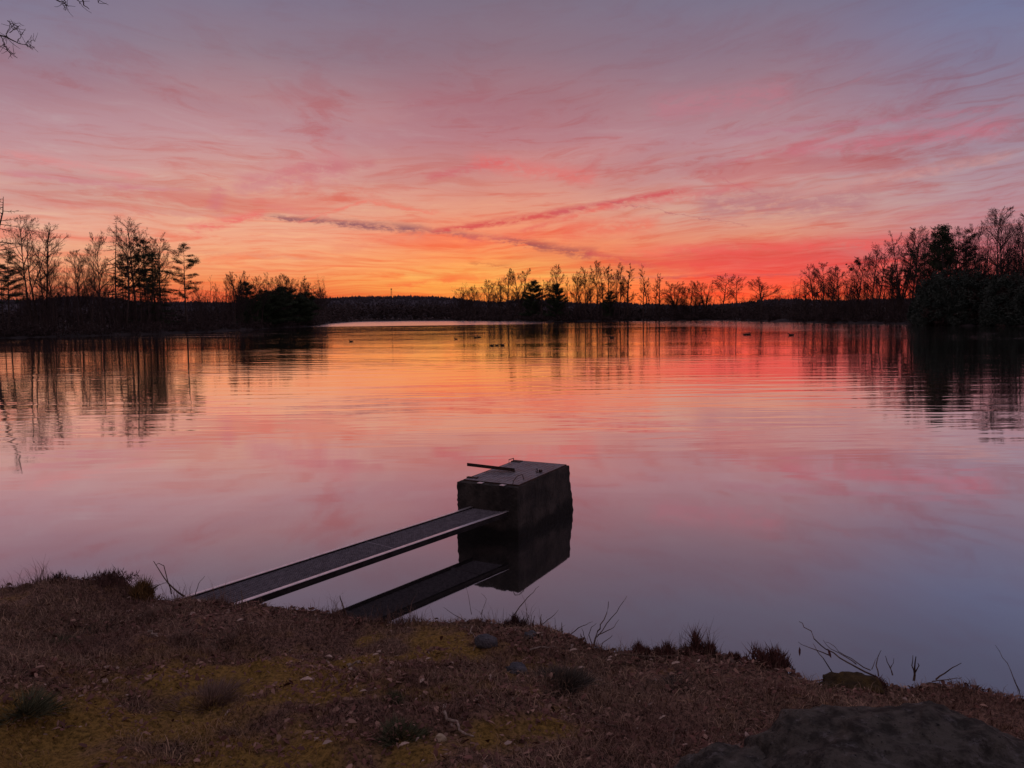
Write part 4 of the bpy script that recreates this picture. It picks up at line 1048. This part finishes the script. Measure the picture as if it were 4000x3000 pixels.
stem('twig', 'twig', 'slanting stem left of the right edge, reaching up right', [[(3655,2655),(3690,2630),(3720,2608),(3755,2590)]], .006, group=GT)
stem('twig', 'twig', 'low twiggy stem under the slanting one near the right edge', [[(3640,2662),(3700,2655),(3740,2648),(3757,2645)],[(3700,2655),(3720,2665),(3745,2660)]], .004, group=GT)
stem('twig', 'twig', 'tall faint stem leaning left beside the right edge', [[(3990,2740),(3965,2665),(3935,2590),(3905,2545),(3888,2520)],[(3985,2700),(3970,2672),(3955,2640)]], .0032, group=GT)
# sticks lying on the bank
def lying(px0, py0, px1, py1, r, label, m_=pale_twig, bend=.02):
    a, b = gpt(px0, py0), gpt(px1, py1); mb = MB(); pts = []
    rr = random.Random(int(px0))
    for i in range(7):
        q = a.lerp(b, i/6)+Vector((rr.uniform(-bend,bend), rr.uniform(-bend,bend), 0)); q.z = float(gz(q.x, q.y))+r*1.2+.02; pts.append(q)
    mb.tube(pts, [r*(1-.5*i/6) for i in range(7)], 6)
    o = mb.link('stick', m_); c = pts[0].copy(); o.data.transform(Matrix.Translation(-c)); o.location = c
    return tagp(o, label, 'stick', 'sticks lying on the bank')
lying(1738,2800,1840,2905,.009,'crooked pale stick lying in the foreground below the middle')
lying(2080,2552,2180,2548,.007,'pale stick lying behind the small rise')
lying(2430,2568,2650,2572,.008,'long straight stick lying along the bank edge right of the middle', brown_twig)
lying(1840,2460,1858,2542,.006,'thin light stem lying downhill beside the bluish stone')
lying(1355,2610,1415,2605,.010,'short grey stick next to the bark chip')
lying(2320,2838,2430,2872,.007,'faint brown stick in the right foreground', brown_twig)
lying(2610,2930,2700,2850,.007,'brown stick pointing at the lower boulder', brown_twig)
lying(580,2480,610,2500,.010,'stub of pale wood upright in the left foreground')
lying(740,2360,790,2345,.008,'light flat splinter by the near end of the footbridge')
# pale bark chips
chipm = noisy('pale_bark', (.34,.24,.18), (.52,.38,.30), 40)
def chip(px, py, L, an, label):
    p = gpt(px, py); p.z += .035; mb = MB(); rr = random.Random(int(px)); a = Vector((cos(an), sin(an), .15)); b = Vector((-sin(an), cos(an), .1)); up = Vector((0,0,1))
    n = 7; top = []; 
    for i in range(n+1):
        t = i/n; c = Vector((0,0,0))+a*(t-.5)*L+up*(sin(pi*t)*L*.12); w_ = L*.22*(sin(pi*min(1,.12+.85*t)))*rr.uniform(.6,1.1)
        top.append((c-b*w_, c+b*w_))
    for l, r in top: mb.v += [tuple(l), tuple(r), tuple(l-up*.004), tuple(r-up*.004)]
    for i in range(n):
        k = i*4; mb.f += [(k,k+4,k+5,k+1),(k+2,k+3,k+7,k+6),(k,k+2,k+6,k+4),(k+1,k+5,k+7,k+3)]
    mb.f += [(0,1,3,2),(n*4,n*4+2,n*4+3,n*4+1)]
    o = mb.link('bark_chip', chipm); o.location = p; return tagp(o, label, 'bark chip', 'pale bark chips on the bank')
chip(938,2438,.055,.4,'bright bark chip on the ochre moss below the footbridge end')
chip(1285,2582,.075,-.6,'orange tinted bark chip in the hollow left of the middle')
chip(1198,2676,.085,-.3,'biggest whitish bark chip in the left foreground')
chip(1468,2574,.045,.1,'small pointed chip right of the orange tinted one')
chip(1672,2592,.045,.3,'small chip between the moss patches in the middle')
chip(1650,2680,.045,1.0,'dull chip below the middle of the bank')
chip(2640,2608,.060,.1,'bright chip near the bank edge right of the middle')
chip(2730,2598,.035,.8,'tiny chip right of the bright one')
chip(2588,2823,.045,.5,'pale chip in the right foreground above the sticks')
chip(2270,2626,.050,0,'flat thin chip below the twig bush')
chip(2240,2556,.060,.1,'pale strip of bark at the right foot of the small rise')
chip(1580,2933,.050,.2,'pale chip at the bottom edge of the bank')
chip(510,2400,.040,.9,'light chip in the grass under the left mound')
chip(505,2348,.035,.2,'light chip at the foot of the left mound')
chip(2380,2595,.035,.1,'small pale scrap at the right of the flat thin chip')

# heather like tussocks, each one a thing
tussm = tintm
def tussock(px, py, R_, label, dark, hgt=.5, n=900):
    p = gpt(px, py); r = np.random.RandomState(int(px)); n = int(n*1.6); u = r.normal(size=(n,3)); u[:,2] = np.abs(u[:,2])*.9; u /= np.linalg.norm(u,axis=1)[:,None]; w2 = 1+.35*np.sin(np.arctan2(u[:,1],u[:,0])*3+px)+.2*np.sin(np.arctan2(u[:,1],u[:,0])*7+py)
    B = u*np.array([.75,.75,.05])*R_*(w2*r.rand(n)**.4)[:,None]; T = B+(u*np.array([.45,.45,hgt*.6])*R_)*(.4+1.0*r.rand(n))[:,None]+r.normal(0,.014,(n,3)); B[:,2] -= .02
    s_ = np.cross(u, r.normal(size=(n,3))); s_ /= np.linalg.norm(s_,axis=1)[:,None]; s_ *= .0022
    Vv = np.stack([B-s_, B+s_, T],1).reshape(-1,3); b = np.arange(n)*3
    c = np.array(dark)*(.45+1.2*r.rand(n))[:,None]
    me = npmesh('tussock', Vv, np.stack([b,b+1,b+2],1), False, np.repeat(c,3,axis=0))
    o = link('tussock', me, tussm, None, (p.x, p.y, p.z+.0)); return tagp(o, label, 'tussock', 'tussocks on the bank')
G_ = (.085,.085,.045); B_ = (.17,.108,.078)
tussock(600,2405,.16,'rounded brown tussock below the left twigs',B_)
tussock(400,2455,.14,'dark tussock left of the rounded brown one',(.07,.06,.045),.4)
tussock(215,2520,.16,'dark green tussock in the left foreground',G_,.4)
tussock(820,2740,.24,'broad mauve brown tussock on the moss in the left foreground',B_,.4,1600)
tussock(900,2505,.15,'low brown tussock on the upper moss patch',B_,.35)
tussock(700,2500,.15,'brown tussock left of the low one on the moss',B_,.4)
tussock(90,2760,.18,'dark green tussock cut by the left edge',G_,.3)
tussock(2200,2660,.17,'dark tall tussock right of the pale grey stone',(.085,.07,.055),.7,1500)
tussock(2650,2690,.20,'wide dark tussock in the right half of the bank',(.09,.072,.058),.35,1400)
tussock(1560,2860,.12,'dark green tussock below the middle',G_,.5)
tussock(1530,2740,.09,'small dark green tussock above the one below the middle',G_,.5)
tussock(1060,2400,.10,'tuft on the edge left of the dark stub',B_,.6)
# ragged heather sprigs on the edge
def sprig(px, R_, hgt, label, colr, n=700, dy=.06, lift=0):
    y = yd(px)-dy; x = (px-2000)/FPX*y*1.0; z = float(gz(x, y))
    r = np.random.RandomState(int(px)+5); B = np.stack([np.clip(r.normal(0,R_*.5,n),-R_,R_), np.clip(r.normal(0,R_*.4,n),-R_,R_), r.rand(n)*hgt*.5],1)
    d = np.stack([r.normal(0,.45,n), r.normal(0,.45,n), .6+r.rand(n)],1); d /= np.linalg.norm(d,axis=1)[:,None]
    env = np.exp(-(B[:,0]/R_)**2)*(.45+1.1*np.clip(.5+vnoise(B[:,0]*26+px, B[:,0]*0+px)*1.6, 0, 1)); B[:,2] *= env; T = B+d*(hgt*.5*env*(.4+r.rand(n)))[:,None]
    s_ = np.cross(d, r.normal(size=(n,3))); s_ /= np.linalg.norm(s_,axis=1)[:,None]; s_ *= .004
    me = npmesh('heather', np.stack([B-s_,B+s_,T],1).reshape(-1,3), np.stack([np.arange(n)*3+k for k in range(3)],1), False, np.repeat(np.array(colr)*(.5+r.rand(n))[:,None],3,axis=0))
    o = link('heather', me, tintm, None, (x, y, z-.01)); return tagp(o, label, 'heather', 'heather sprigs on the bank edge')
RB = (.11,.048,.038)
sprig(2730,.09,.16,'pointed dark red heather sprig on the edge right of the twig bush',RB)
sprig(2790,.05,.09,'small dark red sprig right of the pointed one',RB,400)
sprig(2885,.05,.08,'low red sprig between the pointed one and the jagged clump',RB,400)
sprig(3030,.16,.15,'jagged dark red heather clump left of the mossy rock',RB,1400)
sprig(2520,.10,.09,'low dark red tuft right of the twig bush',RB,1500)
sprig(2600,.10,.09,'low dark red tuft left of the pointed sprig',RB,1500)
sprig(3470,.06,.07,'little dark tuft right of the mossy rock',RB,300)
sprig(2000,.10,.08,'dark tuft on the top of the small rise',(.06,.03,.026),1600)
sprig(505,.14,.15,'tawny tuft of grass on the right shoulder of the left mound',(.15,.085,.03),1200)
sprig(380,.22,.10,'reddish grassy top of the left mound',(.10,.05,.04),1500)
sprig(170,.12,.09,'dark tuft on the left part of the left mound',(.06,.03,.028),500)

# ------------------------------------------------------------------ ducks
duckm = noisy('duck_feathers', (.020,.015,.014), (.05,.036,.030), 12)
def duck(px, py, face, label, s_=1.0, head=.25):
    p = at(px, py, 0.0); mb = MB(); f = face
    prof = [(-.30,.13,.008),(-.26,.115,.03),(-.20,.085,.06),(-.10,.06,.09),(.02,.055,.105),(.12,.07,.095),(.17,.11,.06),(.19,.15,.04),(.20,head-.04,.032),(.215,head,.040),(.25,head+.002,.036),(.28,head-.005,.018),(.33,head-.015,.009)]
    mb.tube([(f*a*s_, 0, b*s_) for a, b, r in prof], [r*s_ for a, b, r in prof], 12)
    o = mb.link('duck', duckm, None, True); o.location = p; o.rotation_euler = (0, 0, random.Random(int(px)).uniform(-.4,.4))
    return tagp(o, label, 'duck', 'ducks on the pond')
duck(1922,1351,1,'left duck of the three swimming in line below the middle row of trees',.85)
duck(1942,1350,1,'middle duck of the three swimming in line below the middle row of trees',.8,.28)
duck(1964,1350,1,'right duck of the three swimming in line below the middle row of trees',.95,.24)
duck(1371,1335,-1,'lone duck on the orange water below the right tip of the copse',1.0)
duck(1781,1326,-1,'lone duck left of the pair below the middle row',.9,.28)
duck(1858,1320,-1,'left duck of the far pair above the three in line',1.1)
duck(1871,1318,-1,'right duck of the far pair above the three in line, with raised head',1.1,.3)
duck(2911,1309,1,'left duck of the pair on the red water',1.3)
duck(2925,1308,1,'right duck of the pair on the red water',1.45)
duck(3090,1311,-1,'single duck on the red water below the big round pair of trees',1.5,.2)
duck(2390,1321,-1,'duck among the dark reflections below the gap in the trees',1.2)

# ------------------------------------------------------------------ tree behind the left edge whose branches hang into the picture
ot = empty('overhanging_tree', (-5.6, 3.2, float(gz(-5.6, 3.2))-.05))
tagp(ot, 'bare tree beside the camera whose twigs hang into the top left corner', 'bare tree')
rnd = random.Random(5); mb = MB(); O = ot.location
tr_ = [Vector((0,0,0)), Vector((.1,.1,1.5)), Vector((.05,.25,3.2)), Vector((.2,.5,5.0)), Vector((.3,.8,7.0))]
mb.tube(tr_, [.22,.18,.15,.11,.05], 10); mb.link('trunk', bark, ot, True)
def hang(name, start, pxs, depth, r, shoots):
    """a limb from the trunk to a place in the sky, then along it"""
    mb = MB(); pts = [start]+[on(x, y, depth+.12*i)-O for i, (x, y) in enumerate(pxs)]
    fine = [pts[0]]
    for i in range(len(pts)-1):
        n = 4 if i == 0 else 2
        for j in range(1, n+1):
            q = pts[i].lerp(pts[i+1], j/n)
            if j < n: q += Vector((rnd.uniform(-1,1), rnd.uniform(-1,1), rnd.uniform(-1,1)))*(pts[i+1]-pts[i]).length*.03
            fine.append(q)
    mb.tube(fine, [(r*(1-.3*i)+.012 if i < 3 else .0075*(1-.72*(i-3)/(len(fine)-4))) for i in range(len(fine))], 6, False)
    for sh in shoots:
        q = [on(x, y, depth+.1*i+rnd.uniform(-.05,.05))-O for i, (x, y) in enumerate(sh)]
        f2 = [q[0]]
        for i in range(len(q)-1): f2 += [q[i].lerp(q[i+1], .5)+Vector((rnd.uniform(-.01,.01), 0, rnd.uniform(-.01,.01))), q[i+1]]
        mb.tube(f2, [.0030*(1-.6*i/(len(f2)-1)) for i in range(len(f2))], 5, False)
        for _ in range(len(q)):
            b = rnd.choice(f2[1:]); d = Vector((rnd.uniform(-1,1), rnd.uniform(-.5,.5), rnd.uniform(-1,1))).normalized()
            mb.tube(walk(rnd, b, d, rnd.uniform(.04,.10), 3, .5, .02), [.0018,.0016,.0013,.001], 4, False)
    mb.link(name, bark, ot)
Z_ = lambda x, y: (x/3.687, y/3.687)
hang('limb', tr_[2], [(-60,125),Z_(0,510),Z_(100,535),Z_(200,590),Z_(270,625),Z_(390,640)], 5.6, .045,
     [[Z_(100,530),Z_(105,450),Z_(135,390),Z_(170,345)],[Z_(390,640),Z_(395,605),Z_(430,610),Z_(480,575),Z_(515,590)],[Z_(390,640),Z_(430,670),Z_(460,685),Z_(500,680)],
      [Z_(255,600),Z_(270,560),Z_(300,520),Z_(340,500)],[Z_(10,520),Z_(40,570),Z_(60,620),Z_(45,665),Z_(10,660)],[Z_(60,640),Z_(90,670),Z_(120,740),Z_(180,765),Z_(225,760)],
      [Z_(65,670),Z_(110,730),Z_(150,790),Z_(180,840)],[Z_(140,470),Z_(190,430),Z_(200,370),Z_(195,340)],[Z_(200,430),Z_(250,410),Z_(270,380),Z_(300,380)],[Z_(100,540),Z_(120,560),Z_(135,582)],[Z_(110,300),Z_(140,320),Z_(180,340),Z_(280,330)]])
hang('limb', tr_[3], [(80,-160),Z_(700,-80),Z_(830,5),Z_(890,25),Z_(930,42)], 5.2, .05, [[Z_(930,42),Z_(965,65),Z_(990,92)],[Z_(925,50),Z_(915,80),Z_(930,115),Z_(943,150)],[Z_(935,42),Z_(940,20),Z_(935,0)]])
hang('limb', tr_[4], [(180,-260),Z_(1150,-100),Z_(1192,5),Z_(1205,50),Z_(1220,85),Z_(1285,130)], 5.4, .04, [[Z_(1110,-20),Z_(1145,25),Z_(1160,40)],[Z_(1400,-60),Z_(1425,0),Z_(1428,45)]])
